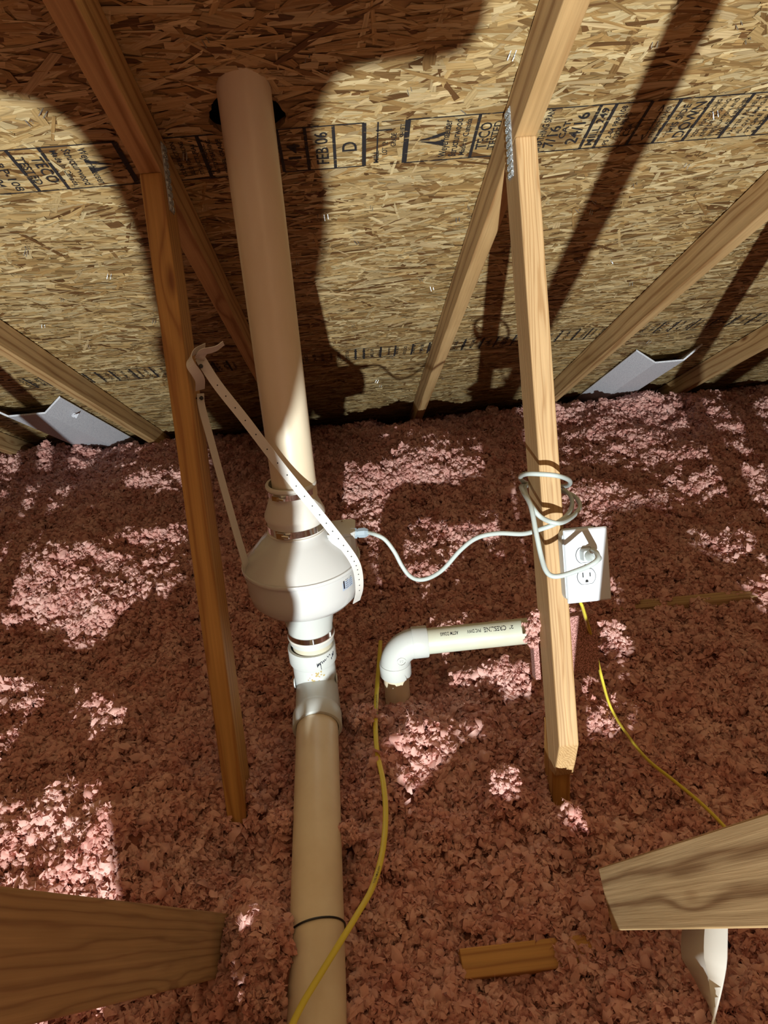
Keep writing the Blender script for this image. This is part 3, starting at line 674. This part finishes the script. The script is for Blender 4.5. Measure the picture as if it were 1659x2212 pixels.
# print, upside down along the pipe front
def pipe_wrap(cx, ang, r):
    def w(a, b_):
        t = ang + b_ / r      # angle in the YZ plane; a runs along -X so the print stands on its head
        return V(cx - a, PY_ - math.cos(t) * r, PZ + math.sin(t) * r)
    return w
rr = .0305
for (s_, cx, ln, hh) in (('2"', .330, .010, .0085), ('CRESLINE', .292, .052, .0115), ('PVC DWV', .243, .032, .0085), ('ASTM D2665', .186, .042, .0085)):
    mb = MB(); w0 = pipe_wrap(cx, math.radians(58), rr); put_text(mb, s_, (0, 0, 0), None, None, ln, hh, wrap=lambda a, b_, w0=w0: w0(a, -b_))
    mb.build('printed_word', PRINT, sp)
el = thing('pipe_elbow', 'glossy white elbow turning the small pipe down into the insulation', 'pipe fitting', (.055, 1.40, -1.05))
R_ = .055; EC = V(.112, PY_, PZ - R_)
P = [V(.118, PY_, PZ)] + [EC + V(-math.sin(a) * R_, 0, math.cos(a) * R_) for a in [math.pi / 2 * i / 14 for i in range(15)]] + [V(.112 - R_, PY_, PZ - R_ - .01)]
mb = MB(); mb.tube(P, .0345, 40, cap=False); mb.build('bend', PVC_W, el, smooth=True)
mb = MB(); mb.lathe([(.031, -.012), (.0365, -.012), (.0372, -.010), (.0372, .022), (.036, .024), (.0305, .024)], (.112, PY_, PZ), (1, 0, 0), seg=48); mb.build('hub', PVC_W, el, smooth=True)
mb = MB(); mb.lathe([(.031, -.006), (.0362, -.006), (.0372, -.002), (.0372, .026), (.036, .028), (.0305, .028)], (.112 - R_, PY_, PZ - R_), (0, 0, -1), seg=48); mb.build('hub', PVC_W, el, smooth=True)
mb = MB(); mb.lathe([(.0302, 0), (.0302, .16)], (.112 - R_, PY_, PZ - R_ - .02), (0, 0, -1), seg=40); mb.build('down_pipe', PVC_T, el, smooth=True)
mb = MB(); q = EC + V(-math.sin(.85) * R_, -.0345, math.cos(.85) * R_ - .006); mb.lathe([(.0095, 0), (.0105, 0), (.0105, .0012), (.0095, .0012)], q, (0, -1, 0), seg=28, closed=True)
put_text(mb, '90', q + V(0, -.0008, 0), V(1, 0, 0), V(0, 0, 1), .009, .006); mb.build('moulded_mark', PVC_W, el)

# ------------------------------------------------------------------ hanger strap
sA = thing('hanger_strap', 'perforated white plastic strap holding the fan up to the truss post', 'strap', (-.25, 1.33, -.33))
def spath(pts): return crom([at_y(*p) for p in pts], 6)
# right hand run: from the post over the pipe to the fan's right rim
pts = spath([(431, 772, 1.325), (470, 832, 1.315), (530, 908, 1.300), (600, 1000, 1.285), (658, 1072, 1.272), (705, 1130, 1.262), (742, 1178, 1.256), (765, 1212, 1.262), (774, 1240, 1.275), (776, 1275, 1.290), (770, 1300, 1.31)])
wv = [at_y(560, 900, 1.3) - at_y(540, 918, 1.3)] * len(pts)
for i in range(len(pts)):
    t = i / (len(pts) - 1)
    if t > .72: wv[i] = wv[0].lerp(V(.02, .012, .004), (t - .72) / .28)
v, f = ribbon(pts, .0185, wv); st = obj('strap_run', v, f, STRAPM, sA, smooth=False)
mb = MB()
for i in range(6, len(pts) - 6, 2):
    p = pts[i]; t = (pts[i + 1] - pts[i - 1]).normalized(); w = wv[i].normalized(); nn = t.cross(w).normalized()
    if nn.y > 0: nn = -nn
    mb.lathe([(0, .0009), (.0014, .0009)], p, nn, seg=8)
mb.build('hole', DARK, st); bpy.data.objects['hole']['kind'] = 'stuff'
# curled loose ends
pts = spath([(431, 776, 1.322), (436, 785, 1.320), (428, 790, 1.325)][:1] + [(433, 770, 1.315), (440, 760, 1.305), (455, 756, 1.30), (468, 752, 1.30), (483, 741, 1.305)])
v, f = ribbon(pts, .017, [V(.2, -.6, .55)] * len(pts)); obj('strap_end', v, f, STRAPM, sA)
pts = spath([(432, 842, 1.345), (432, 822, 1.325), (424, 806, 1.31), (413, 790, 1.305), (410, 775, 1.31), (420, 760, 1.32), (443, 749, 1.335)])
wl_ = [V(.75, .5, .1), V(.75, .5, .25)]
v, f = ribbon(pts, .018, [V(.8, .2, .2).lerp(V(.35, -.45, .8), i / (len(pts) - 1)) for i in range(len(pts))]); obj('strap_end', v, f, STRAPM, sA)
# left hand run, edge on, to the left rim
pts = spath([(433, 850, 1.35), (436, 880, 1.345), (455, 950, 1.335), (485, 1060, 1.325), (512, 1155, 1.320), (529, 1212, 1.318), (532, 1232, 1.32), (540, 1256, 1.32), (552, 1275, 1.33)])
v, f = ribbon(pts, .0175, [V(.55, .8, .2)] * len(pts)); obj('strap_run', v, f, STRAPM, sA)
for p, nn in ((at_y(434, 860, 1.345), V(1, -.2, 0)), (at_y(434, 791, 1.308), V(.3, -1, .2))):
    mb = MB(); mb.lathe([(0, .0045), (.0028, .0040), (.0040, .0018), (.0040, 0), (.0015, 0), (.0012, -.03)], p, nn, seg=12); mb.build('screw', BLACKP, sA, smooth=True)

# ------------------------------------------------------------------ power cord, outlet, cables
cd = thing('power_cord', 'grey flexible cord from the fan, wound round the post and plugged in', 'cord', (.36, 1.2, -.6))
cpts = [tuple(gl0 + gdir * .028)] + [tuple(at_y(*p)) for p in [
    (812, 1155, 1.31), (832, 1166, 1.30), (852, 1192, 1.29), (868, 1222, 1.28), (884, 1243, 1.27), (903, 1252, 1.26), (928, 1248, 1.25), (958, 1229, 1.23), (995, 1188, 1.21), (1030, 1162, 1.19), (1075, 1152, 1.17), (1130, 1153, 1.145), (1168, 1143, 1.125), (1200, 1131, 1.122), (1226, 1112, 1.16), (1236, 1088, 1.24),
    (1228, 1066, 1.32), (1200, 1050, 1.345), (1160, 1046, 1.335), (1136, 1050, 1.28), (1136, 1066, 1.21), (1150, 1095, 1.14), (1170, 1118, 1.122), (1205, 1130, 1.108), (1235, 1117, 1.16), (1253, 1093, 1.24),
    (1238, 1070, 1.33), (1200, 1058, 1.355), (1160, 1050, 1.35), (1133, 1042, 1.30), (1124, 1031, 1.24), (1136, 1024, 1.18), (1165, 1024, 1.155), (1205, 1028, 1.150), (1230, 1038, 1.20), (1226, 1049, 1.28),
    (1195, 1052, 1.328), (1150, 1050, 1.325), (1127, 1050, 1.27), (1130, 1062, 1.19), (1146, 1092, 1.13), (1157, 1145, 1.09), (1168, 1198, 1.065), (1178, 1230, 1.045), (1192, 1244, 1.035), (1215, 1243, 1.03), (1248, 1232, 1.02), (1277, 1220, 1.01), (1291, 1208, 1.015), (1289, 1195, 1.03), (1280, 1189, 1.045)]]
mb = MB(); mb.tube(crom(cpts, 8), .0043, 14); mb.build('cord_jacket', CORDM, cd, smooth=True)
# outlet box frame of reference: leaning with the post
PU = V(0, dB.x, dB.y).normalized(); PN = V(0, -PU.z, PU.y); PX_ = V(1, 0, 0)
OC = at_y(1269, 1221, 1.112)
ob = thing('outlet_box', 'grey plastic electrical box with white duplex outlet cover on the right post', 'outlet', tuple(OC - PN * .02))
def loc(x, y, z): return OC + PX_ * x + PU * y + PN * z
def rrect(w, h, r, n=5):
    o = []
    for (sx, sy, a0) in ((1, 1, 0), (-1, 1, 90), (-1, -1, 180), (1, -1, 270)):
        for i in range(n + 1): a = math.radians(a0 + 90 * i / n); o.append((sx * (w / 2 - r) + math.cos(a) * r, sy * (h / 2 - r) + math.sin(a) * r))
    return o
def plat(outl, z0, z1, dx=0, dy=0, sc=1.0):
    n = len(outl); v = [loc(x + dx, y + dy, z0) for x, y in outl] + [loc(x * sc + dx, y * sc + dy, z1) for x, y in outl]
    return v, [tuple(range(n))[::-1], tuple(range(n, 2 * n))] + [(i, (i + 1) % n, n + (i + 1) % n, n + i) for i in range(n)]
bx = MB(); bx.add(*plat(rrect(.064, .112, .012), -.058, -.004, dx=.008)); bx.build('back_box', BLACKP, ob)
bx = MB(); bx.add(*plat(rrect(.074, .132, .014), -.030, -.0045, dx=-.0045)); fr = bx.build('box_flange', BOXG, ob, smooth=True)
bx = MB(); bx.add(*plat(rrect(.0795, .1340, .002), -.0045, -.0010)); bx.add(*plat(rrect(.0795, .1340, .002), -.0010, .0022, sc=.955)); cv = bx.build('cover_plate', COVER, ob, bevel=.0006)
def face(y0):
    o = []
    for i in range(40):
        a = 2 * math.pi * i / 40; x, y = math.cos(a) * .0172, math.sin(a) * .0172; o.append((x, max(-.0142, min(.0142, y)) + y0))
    return o
for i, y0 in enumerate((.0195, -.0195)):
    g = MB(); g.add(*plat(face(y0), .0005, .0025, dx=-.004)); rg = g.build('receptacle_recess', DARK, ob)
    g = MB(); oo = [(x * .945, (y - y0) * .945 + y0) for x, y in face(y0)]; g.add(*plat(oo, .0005, .0034, dx=-.004)); rc = g.build('receptacle', COVER, ob, bevel=.0004)
    g = MB()
    for sx, hh in ((-.0064, .0044), (.0064, .0036)): g.box(loc(sx - .004, y0 + .0032, .0036), PX_, PU, PN, .0009, hh, .0004)
    o_ = [(-.0024, -.0048), (.0024, -.0048), (.0024, -.0086)] ; o_ = [(math.cos(math.pi * k / 8) * .0026, math.sin(math.pi * k / 8) * .0026 - .0082) for k in range(9)] + [(-.0026, -.0104), (.0026, -.0104)]
    g.add(*plat(o_, .0033, .0040, dx=-.004, dy=y0)); g.build('slots', DARK, rc)
g = MB(); g.lathe([(0, .0032), (.0028, .0030), (.0033, .0022)], loc(-.004, 0, 0), PN, seg=16); g.build('cover_screw', STEEL, ob)
# plug (part of the cord)
pc = loc(-.003, .0215, 0)
g = MB(); g.add(*plat(rrect(.022, .022, .004), .003, .022, dx=-.003, dy=.0205, sc=.86)); g.build('plug_body', CORDM, cd, smooth=True)
g = MB(); g.tube(crom([loc(-.002, .0205, .022), loc(.001, .021, .034), loc(.006, .019, .043), Vector(cpts[-1])], 5), .0062, 12, radii=[.0095 - .004 * min(1, k / 12) for k in range(16)]); g.build('strain_relief', CORDM, cd, smooth=True)

# yellow cables
def cable(nm, pts, label, r=.0052, ell=.6):
    mb = MB(); mb.tube(crom(pts, 8), r, 12, ell=ell); return mb.build(nm, YEL, None, smooth=True, tag_=(label, 'cable', 'yellow electrical cables'))
c1 = cable('electrical_cable', [at_z(*p) for p in [(822, 1385, -1.11), (819, 1425, -1.085), (814, 1490, -1.075), (811, 1560, -1.07), (815, 1625, -1.07), (828, 1690, -1.065), (833, 1760, -1.06), (826, 1840, -1.05), (805, 1915, -1.04), (770, 1978, -1.03), (735, 2035, -1.025), (690, 2108, -1.03), (650, 2175, -1.03), (610, 2260, -1.03), (560, 2360, -1.03)]], 'yellow cable curving down across the tan pipe towards the viewer')
c2 = cable('electrical_cable', [loc(-.010, -.055, -.035), loc(-.006, -.075, -.038), loc(.004, -.095, -.055), at_y(1284, 1400, 1.24), at_y(1300, 1465, 1.20)] + [at_z(*p) for p in [(1318, 1525, -1.075), (1350, 1580, -1.09), (1398, 1640, -1.095), (1460, 1690, -1.09), (1525, 1745, -1.085), (1590, 1815, -1.085), (1650, 1900, -1.09)]], 'yellow cable from the outlet box disappearing behind the right beam')
# print on the first cable
for (s_, px, py, z, px2, py2) in (('12-2 WITH GROUND', 815, 1545, -1.0645, 813, 1500), ('TYPE NM-B 600V', 808, 1908, -1.033, 820, 1870)):
    mb = MB(); a = at_z(px, py, z); b_ = at_z(px2, py2, z); d = (b_ - a); up = V(0, 0, 1); w = d.normalized().cross(up)
    put_text(mb, s_, (a + b_) / 2 + V(0, -.001, .0012), d.normalized(), -w, d.length, .0035)
    mb.build('printed_word', PRINT, c1)

# ------------------------------------------------------------------ odd boards
bk = MB(); c = (at_y(1215, 1410, 1.215)); kx = PX_ + V(0, 0, .06)
bk.box(V(.397, 1.2085, -.885), kx, PU, PN, .066, .060, .0155); bk.build('scrap_block', DUSTW, None, bevel=.002, tag_=('square wood block dusted pink behind the outlet post', 'wood block'))
pa = at_z(1010, 2082, -1.140); pb = at_z(1265, 2052, -1.155)
d = (pb - pa).normalized(); s_ = V(0, 0, 1).cross(d).normalized()
g = MB(); g.box((pa + pb) / 2 + V(0, .004, -.01), d, (s_ + V(0, 0, .45)).normalized(), V(0, 0, 1) - s_ * .45, (pb - pa).length / 2 + .01, .0215, .019); g.build('buried_batten', LUM_ORANGE, None, bevel=.002, tag_=('dark wood batten half buried in insulation at bottom centre', 'board'))
pa = at_z(1325, 1322, -1.118); pb = at_z(1700, 1287, -1.105); d = (pb - pa).normalized()
g = MB(); g.box((pa + pb) / 2 + V(0, .02, -.01), d, V(0, 0, 1).cross(d), (0, 0, 1), (pb - pa).length / 2, .019, .017); g.build('buried_board', LUM_GREY, None, bevel=.002, tag_=('pale board edge barely showing above insulation right of the outlet', 'board'))
# white plastic sheet offcut
cols = []
for i in range(15):
    t = i / 14; y = 1985 + t * 300
    lx = 1481 - 8 * math.sin(min(1, t * 2.4) * math.pi) * .8 + max(0, t - .28) * 150; rx_ = 1573 - 5 * t - 45 * max(0, t - .30) ** 1.3 * 1.7
    zt = -.985 - .04 * t; cols.append((at_z(lx, y, -1.06 - .04 * t), at_z((lx + rx_) / 2, y, -1.01 - .05 * t), at_z(rx_, y, -1.0 - .045 * t)))
v = []; f = []
for c_ in cols: v += list(c_)
for i in range(14):
    for k in range(2): f.append((i * 3 + k, i * 3 + k + 1, i * 3 + 4 + k, i * 3 + 3 + k))
sh = obj('plastic_offcut', v, f, RUBB, None, smooth=True, tag_=('curved white plastic offcut under the right beam', 'offcut')); md = sh.modifiers.new('solid', 'SOLIDIFY'); md.thickness = .003; 

# foam vent channels at the eaves
def baffle(nm, label, xs, ya, yb):
    n = [.792, .742, .742, .792]; v = []; f = []
    xs = [xs[0] - .02] + [xs[0] + .004] + xs[1:3] + [xs[3] - .004] + [xs[3] + .02]; n = [.790, .790, .738, .738, .790, .790]
    def q(x, nn, y): p = roofpt(x, y, nn); return p
    m_ = 12
    for j in range(m_ + 1):
        y = ya + (yb - ya) * j / m_
        for x, nn in zip(xs, n): v.append(q(x, nn, y))
    K = len(xs)
    for j in range(m_):
        for k in range(1, K - 2): f.append((j * K + k, j * K + k + 1, (j + 1) * K + k + 1, (j + 1) * K + k))
    o = obj(nm, v, f, FOAM, None, tag_=(label, 'vent channel', 'foam vent channels at the eave')); md = o.modifiers.new('solid', 'SOLIDIFY'); md.thickness = .007; md.offset = 0
    return o
baffle('foam_vent_channel', 'grey white foam vent channel at the eave, left, with a small torn hole', [-1.43, -1.335, -1.19, -1.112], 2.87, 3.75)
baffle('foam_vent_channel', 'grey white foam vent channel at the eave, right of the outlet post', [1.225, 1.315, 1.437, 1.515], 2.94, 3.75)
bf = [o for o in bpy.data.objects if o.name.startswith('foam_vent')][0]
g = MB(); q = at_roof(160, 895, .765); g.lathe([(0, 0), (.012, 0)], q - RN * .004, V(0.2, -1, -.4), seg=7); g.add([q + V(0, -.012, 0), q + V(.03, -.02, .008), q + V(.012, -.022, -.014)], [(0, 1, 2)]); g.build('torn_flap', FOAM, bf)

# ------------------------------------------------------------------ insulation
XS = np.arange(-3.15, 3.87, .03); YS = np.concatenate([np.arange(-6.0, -.1, .12), np.arange(-.1, 3.95, .03)])
GX, GY = np.meshgrid(XS, YS, indexing='ij'); GZ = height(GX, GY) - 0.012
GZ = np.maximum(GZ, CEILZ + .02)
nx, ny = GX.shape; co = np.stack([GX, GY, GZ], -1).reshape(-1, 3)
ii, jj = np.meshgrid(np.arange(nx - 1), np.arange(ny - 1), indexing='ij'); a = (ii * ny + jj).ravel(); quads = np.stack([a, a + ny, a + ny + 1, a + 1], -1)
me = bpy.data.meshes.new('insulation'); me.from_pydata(co.tolist(), [], quads.tolist()); me.materials.append(BED)
me.polygons.foreach_set('use_smooth', [True] * len(me.polygons))
ins = bpy.data.objects.new('loose_insulation', me); COL.objects.link(ins)
tag(ins, 'loose pink blown fibre insulation covering the attic floor', 'insulation', None, 'stuff')

def petal_cluster(seed, npet=11, R=.0098):
    r = random.Random(seed); v = []; f = []
    for p in range(npet):
        # direction over the upper 2/3 of a sphere
        z = r.uniform(-.35, 1); a = r.uniform(0, 6.283); s = math.sqrt(max(0, 1 - z * z)); n = Vector((s * math.cos(a), s * math.sin(a), z))
        t = n.orthogonal().normalized(); t = Matrix.Rotation(r.uniform(0, 6.283), 3, n) @ t; b_ = n.cross(t)
        n = (n + t * r.uniform(-.6, .6) + b_ * r.uniform(-.6, .6)).normalized(); t = (t - n * t.dot(n)).normalized(); b_ = n.cross(t)
        c = n * R * r.uniform(.15, .95) + Vector((r.uniform(-1, 1), r.uniform(-1, 1), r.uniform(-.6, .6))) * R * .5
        w = R * r.uniform(.28, .66); h = R * r.uniform(.35, .85); cu = r.uniform(.3, 1.3); tw = r.uniform(-.6, .6); base = len(v)
        K = 4
        for i in range(K):
            for j in range(3):
                uu = i / (K - 1) * 2 - 1; vv = j - 1
                wi = math.sqrt(max(.06, 1 - abs(uu) ** 1.7)) * r.uniform(.75, 1.2)
                q = t * (uu * h * r.uniform(.75, 1.25)) + b_ * (vv * w * wi) + n * (r.uniform(-.16, .16) * R) - n * (cu * (uu * uu * h * .7 + vv * vv * w * .6)) + n * (tw * uu * vv * w * .7)
                v.append(c + q)
        for i in range(K - 1):
            for j in range(2): q0 = base + i * 3 + j; f.append((q0, q0 + 1, q0 + 4, q0 + 3))
    # a few loose fibres
    for p in range(2):
        d = Vector((r.gauss(0, 1), r.gauss(0, 1), abs(r.gauss(0, 1)))).normalized(); o = d * R * .6; e = o + d * R * r.uniform(.6, 1.2); s = d.orthogonal().normalized() * R * .035; base = len(v)
        v += [o - s, o + s, e + d.cross(s) * 6]; f.append((base, base + 1, base + 2))
    return v, f
fcol = bpy.data.collections.new('fluff_shapes')
for i in range(10):
    v, f = petal_cluster(100 + i); me = bpy.data.meshes.new('fluff_shape'); me.from_pydata([tuple(x) for x in v], [], f); me.materials.append(FLUFF)
    me.polygons.foreach_set('use_smooth', [True] * len(me.polygons))
    fcol.objects.link(bpy.data.objects.new('fluff_shape', me))

def fluff_points():
    st = .0100; xs = np.arange(-2.35, 2.75, st); ys = np.arange(.30, 4.05, st)
    X, Y = np.meshgrid(xs, ys); X = X.ravel(); Y = Y.ravel(); X = X + RNG.uniform(-.7, .7, X.size) * st; Y = Y + RNG.uniform(-.7, .7, Y.size) * st
    k = (X > -(.50 + .55 * Y)) & (X < .42 + .60 * Y); X, Y = X[k], Y[k]
    far = np.clip((Y - 1.6) / 2.2, 0, 1); k = RNG.random(X.size) > far * .45; X, Y, far = X[k], Y[k], far[k]
    Z = height(X, Y) + RNG.uniform(-.006, .008, X.size) + np.where(RNG.random(X.size) < .05, .007, 0)
    # keep out of pipes and posts
    ok = np.ones(X.size, bool)
    t = (1.355 - Y); zc = BO.z - t * .128
    inside = (np.abs(X + .128) < .050) & (Y < 1.36) & ((X + .128) ** 2 + (Z - zc) ** 2 < .056 ** 2) ; ok &= ~inside
    ok &= ~((np.abs(X + .128) < .036) & (Y < 1.36) & (Z > zc))
    ok &= ~((X - CX) ** 2 + (Y - CY) ** 2 < .056 ** 2)
    ok &= ~((X > .03) & (X < .52) & ((Y - PY_) ** 2 + (Z - PZ) ** 2 < .040 ** 2)); ok &= ~((X > .03) & (X < .34) & (np.abs(Y - PY_) < .024) & (Z > PZ - .03))
    ok &= ~(((X - .057) ** 2 + (Y - PY_) ** 2) < .036 ** 2)
    for tx in (-1.64, -.978, -.316, .337, .99, 1.668): 
        yb, zb_, k_ = (1.045, -1.29, .269) if tx == -.316 else (1.03, -1.03, .335) if tx == .337 else (.98, -1.2, .32)
        yl = yb + k_ * (Z - zb_); ok &= ~((X > tx - .004) & (X < tx + XW + .004) & (Y > yl - .008) & (Y < yl + .10))
    zr_ = (ROOF - .02 - RN.y * Y) / RN.z; ok &= Z < zr_
    X, Y, Z, far = X[ok], Y[ok], Z[ok], far[ok]
    S = np.exp(RNG.normal(.16, .25, X.size)) * (1 + .15 * far)
    return X, Y, Z, S
X, Y, Z, S = fluff_points()
# clumps clinging above the general surface
ex = []
def clump(c, r, n, sc=1.0):
    for _ in range(n):
        d = Vector((random.gauss(0, 1), random.gauss(0, 1), random.gauss(0, 1))).normalized() * r * random.uniform(.3, 1); ex.append((c[0] + d.x, c[1] + d.y, c[2] + d.z * .8, sc * random.uniform(.7, 1.2)))
clump(at_y(1158, 1352, 1.185), .022, 70, .7); clump(at_y(1150, 1385, 1.18), .016, 34, .6); clump(at_y(1165, 1325, 1.19), .012, 16, .6)
clump((-.195, 1.00, -1.065), .028, 40, .9); clump((-.205, .75, -1.06), .045, 90, .9); clump((-.21, .69, -1.07), .04, 60, .9)
clump((.60, 1.47, -1.04), .03, 34); clump((.30, 1.36, -1.045), .035, 50); clump((.235, 1.04, -1.06), .032, 40, .9)
clump((-.07, .97, -1.075), .03, 30, .9); clump((-.03, 1.27, -1.06), .03, 40, .9)
ex = np.array(ex); X = np.r_[X, ex[:, 0]]; Y = np.r_[Y, ex[:, 1]]; Z = np.r_[Z, ex[:, 2]]; S = np.r_[S, ex[:, 3]]
N = len(X); print('fluffs', N)
me = bpy.data.meshes.new('fluff_points'); me.vertices.add(N); me.vertices.foreach_set('co', np.stack([X, Y, Z], -1).astype(np.float32).ravel())
a = me.attributes.new('rot', 'FLOAT_VECTOR', 'POINT'); a.data.foreach_set('vector', np.stack([RNG.normal(0, .55, N), RNG.normal(0, .55, N), RNG.uniform(0, 6.283, N)], -1).astype(np.float32).ravel())
a = me.attributes.new('scl', 'FLOAT', 'POINT'); a.data.foreach_set('value', S.astype(np.float32))
a = me.attributes.new('idx', 'INT', 'POINT'); a.data.foreach_set('value', RNG.integers(0, 10, N).astype(np.int32))
me.materials.append(FLUFF)
fo = bpy.data.objects.new('insulation_fluff', me); COL.objects.link(fo); fo.parent = ins; fo['kind'] = 'stuff'
ng = bpy.data.node_groups.new('fluff_scatter', 'GeometryNodeTree'); ng.interface.new_socket('Geometry', in_out='INPUT', socket_type='NodeSocketGeometry'); ng.interface.new_socket('Geometry', in_out='OUTPUT', socket_type='NodeSocketGeometry')
G = ng.nodes; K = ng.links; gi = G.new('NodeGroupInput'); go = G.new('NodeGroupOutput'); ip = G.new('GeometryNodeInstanceOnPoints'); ci = G.new('GeometryNodeCollectionInfo')
ci.inputs['Collection'].default_value = fcol; ci.inputs['Separate Children'].default_value = True; ci.inputs['Reset Children'].default_value = True
def nat(nm, ty): q = G.new('GeometryNodeInputNamedAttribute'); q.data_type = ty; q.inputs['Name'].default_value = nm; return q.outputs['Attribute']
K.new(gi.outputs[0], ip.inputs['Points']); K.new(ci.outputs[0], ip.inputs['Instance']); ip.inputs['Pick Instance'].default_value = True
K.new(nat('idx', 'INT'), ip.inputs['Instance Index']); K.new(nat('scl', 'FLOAT'), ip.inputs['Scale'])
er = G.new('FunctionNodeEulerToRotation'); K.new(nat('rot', 'FLOAT_VECTOR'), er.inputs[0]); K.new(er.outputs[0], ip.inputs['Rotation'])
K.new(ip.outputs[0], go.inputs[0]); md = fo.modifiers.new('scatter', 'NODES'); md.node_group = ng

# ------------------------------------------------------------------ the photographer, kneeling behind the camera
# (he stands between the work light and the fan; his shadow falls over the left post and pipe)
def skin(name, joints, edges, radii, material, parent=None, rootv=0):
    me = bpy.data.meshes.new(name); L = wloc(parent) if parent else Vector()
    me.from_pydata([tuple(Vector(j) - L) for j in joints], edges, []); me.materials.append(material)
    o = bpy.data.objects.new(name, me); COL.objects.link(o); o.parent = parent
    md = o.modifiers.new('skin', 'SKIN'); md.use_smooth_shade = True
    for i, r_ in enumerate(radii):
        rr = r_ if isinstance(r_, tuple) else (r_, r_); me.skin_vertices[0].data[i].radius = rr
    me.skin_vertices[0].data[rootv].use_root = True
    s = o.modifiers.new('sub', 'SUBSURF'); s.levels = 1; s.render_levels = 2; return o
px0 = -.20; py0 = -.30
per = thing('person', 'crouching person in dark work shirt holding up a phone, behind the viewpoint', 'person', (px0, py0, -1.10))
J = [(-.312, py0 - .05, -.64), (-.272, py0 - .02, -.49), (-.224, py0, -.34), (-.225, py0, -.19), (-.185, py0 + .02, -.02),      # pelvis..neck 0-4
     (-.31, py0, -.075), (-.405, py0, -.085), (-.10, -.10, -.10),                                       # left arm 5-7
     (-.08, py0, -.065), (.055, py0, -.075), (.05, -.10, -.06),                                           # right arm 8-10
     (-.345, -.12, -.69), (-.345, -.30, -.90), (-.33, -.36, -1.06),                                        # left leg
     (-.215, -.10, -.70), (-.275, -.28, -.86), (-.30, -.36, -1.06)]
skin('body', J, [(0, 1), (1, 2), (2, 3), (3, 4), (3, 5), (5, 6), (6, 7), (3, 8), (8, 9), (9, 10), (0, 11), (11, 12), (12, 13), (0, 14), (14, 15), (15, 16)],
     [(.175, .12), (.172, .11), (.155, .10), (.120, .10), .06, .075, .055, .034, .072, .055, .034, .085, .06, .05, .072, .05, .05], CLOTH, per)
hd = (-.17, py0 + .03, .17)
g = MB(); g.lathe([(.001, -.125), (.045, -.115), (.068, -.07), (.078, 0), (.076, .05), (.055, .095), (.001, .115)], hd, seg=24); hdo = g.build('head', SKIN, per, smooth=True)
g = MB(); g.lathe([(.086, -.03), (.085, .04), (.062, .10), (.001, .125)], V(*hd) + V(0, -.012, 0), seg=24); g.build('hair', HAIR, hdo, smooth=True)
for s in (-1, 1):
    g = MB(); g.lathe([(.001, -.008), (.014, -.006), (.014, .006), (.001, .008)], V(*hd) + V(s * .080, 0, 0), (1, 0, 0), seg=12); g.build('ear', SKIN, hdo, smooth=True)
    g = MB(); g.lathe([(.001, -.008), (.010, 0), (.001, .008)], V(*hd) + V(s * .030, .068, .004), (0, 1, 0), seg=12); g.build('eye', LABW, hdo, smooth=True)
g = MB(); g.tube([V(*hd) + V(0, .070, .01), V(*hd) + V(0, .095, -.022)], .011, 10); g.build('nose', SKIN, hdo, smooth=True)
for (w0, tgt, s) in ((V(*J[7]), V(-.045, -.035, -.03), -1), (V(*J[10]), V(.045, -.035, -.03), 1)):
    hn = [w0, w0.lerp(tgt, .55), tgt - V(0, .02, .02)]; ed = [(0, 1), (1, 2)]; rd = [.024, (.034, .018), (.026, .012)]
    for k in range(4):
        b0 = len(hn); z = .028 - k * .018; hn += [tgt + V(s * .004, .0, z), tgt + V(s * .006, .014, z + .002), tgt + V(-s * .010, .012, z)]; ed += [(1, b0), (b0, b0 + 1), (b0 + 1, b0 + 2)]; rd += [.009, .0085, .007]
    b0 = len(hn); hn += [tgt + V(-s * .008, -.022, -.012), tgt + V(-s * .024, -.018, .004)]; ed += [(1, b0), (b0, b0 + 1)]; rd += [.010, .0085]
    skin('hand', hn, ed, rd, SKIN, per)
g = MB(); g.box(-cf * .016, cr, -cd if False else -CM.col[1], cf, .036, .075, .0038); g.build('phone', BLACKP, None, bevel=.002, tag_=('black phone held up by the kneeling person', 'phone'))
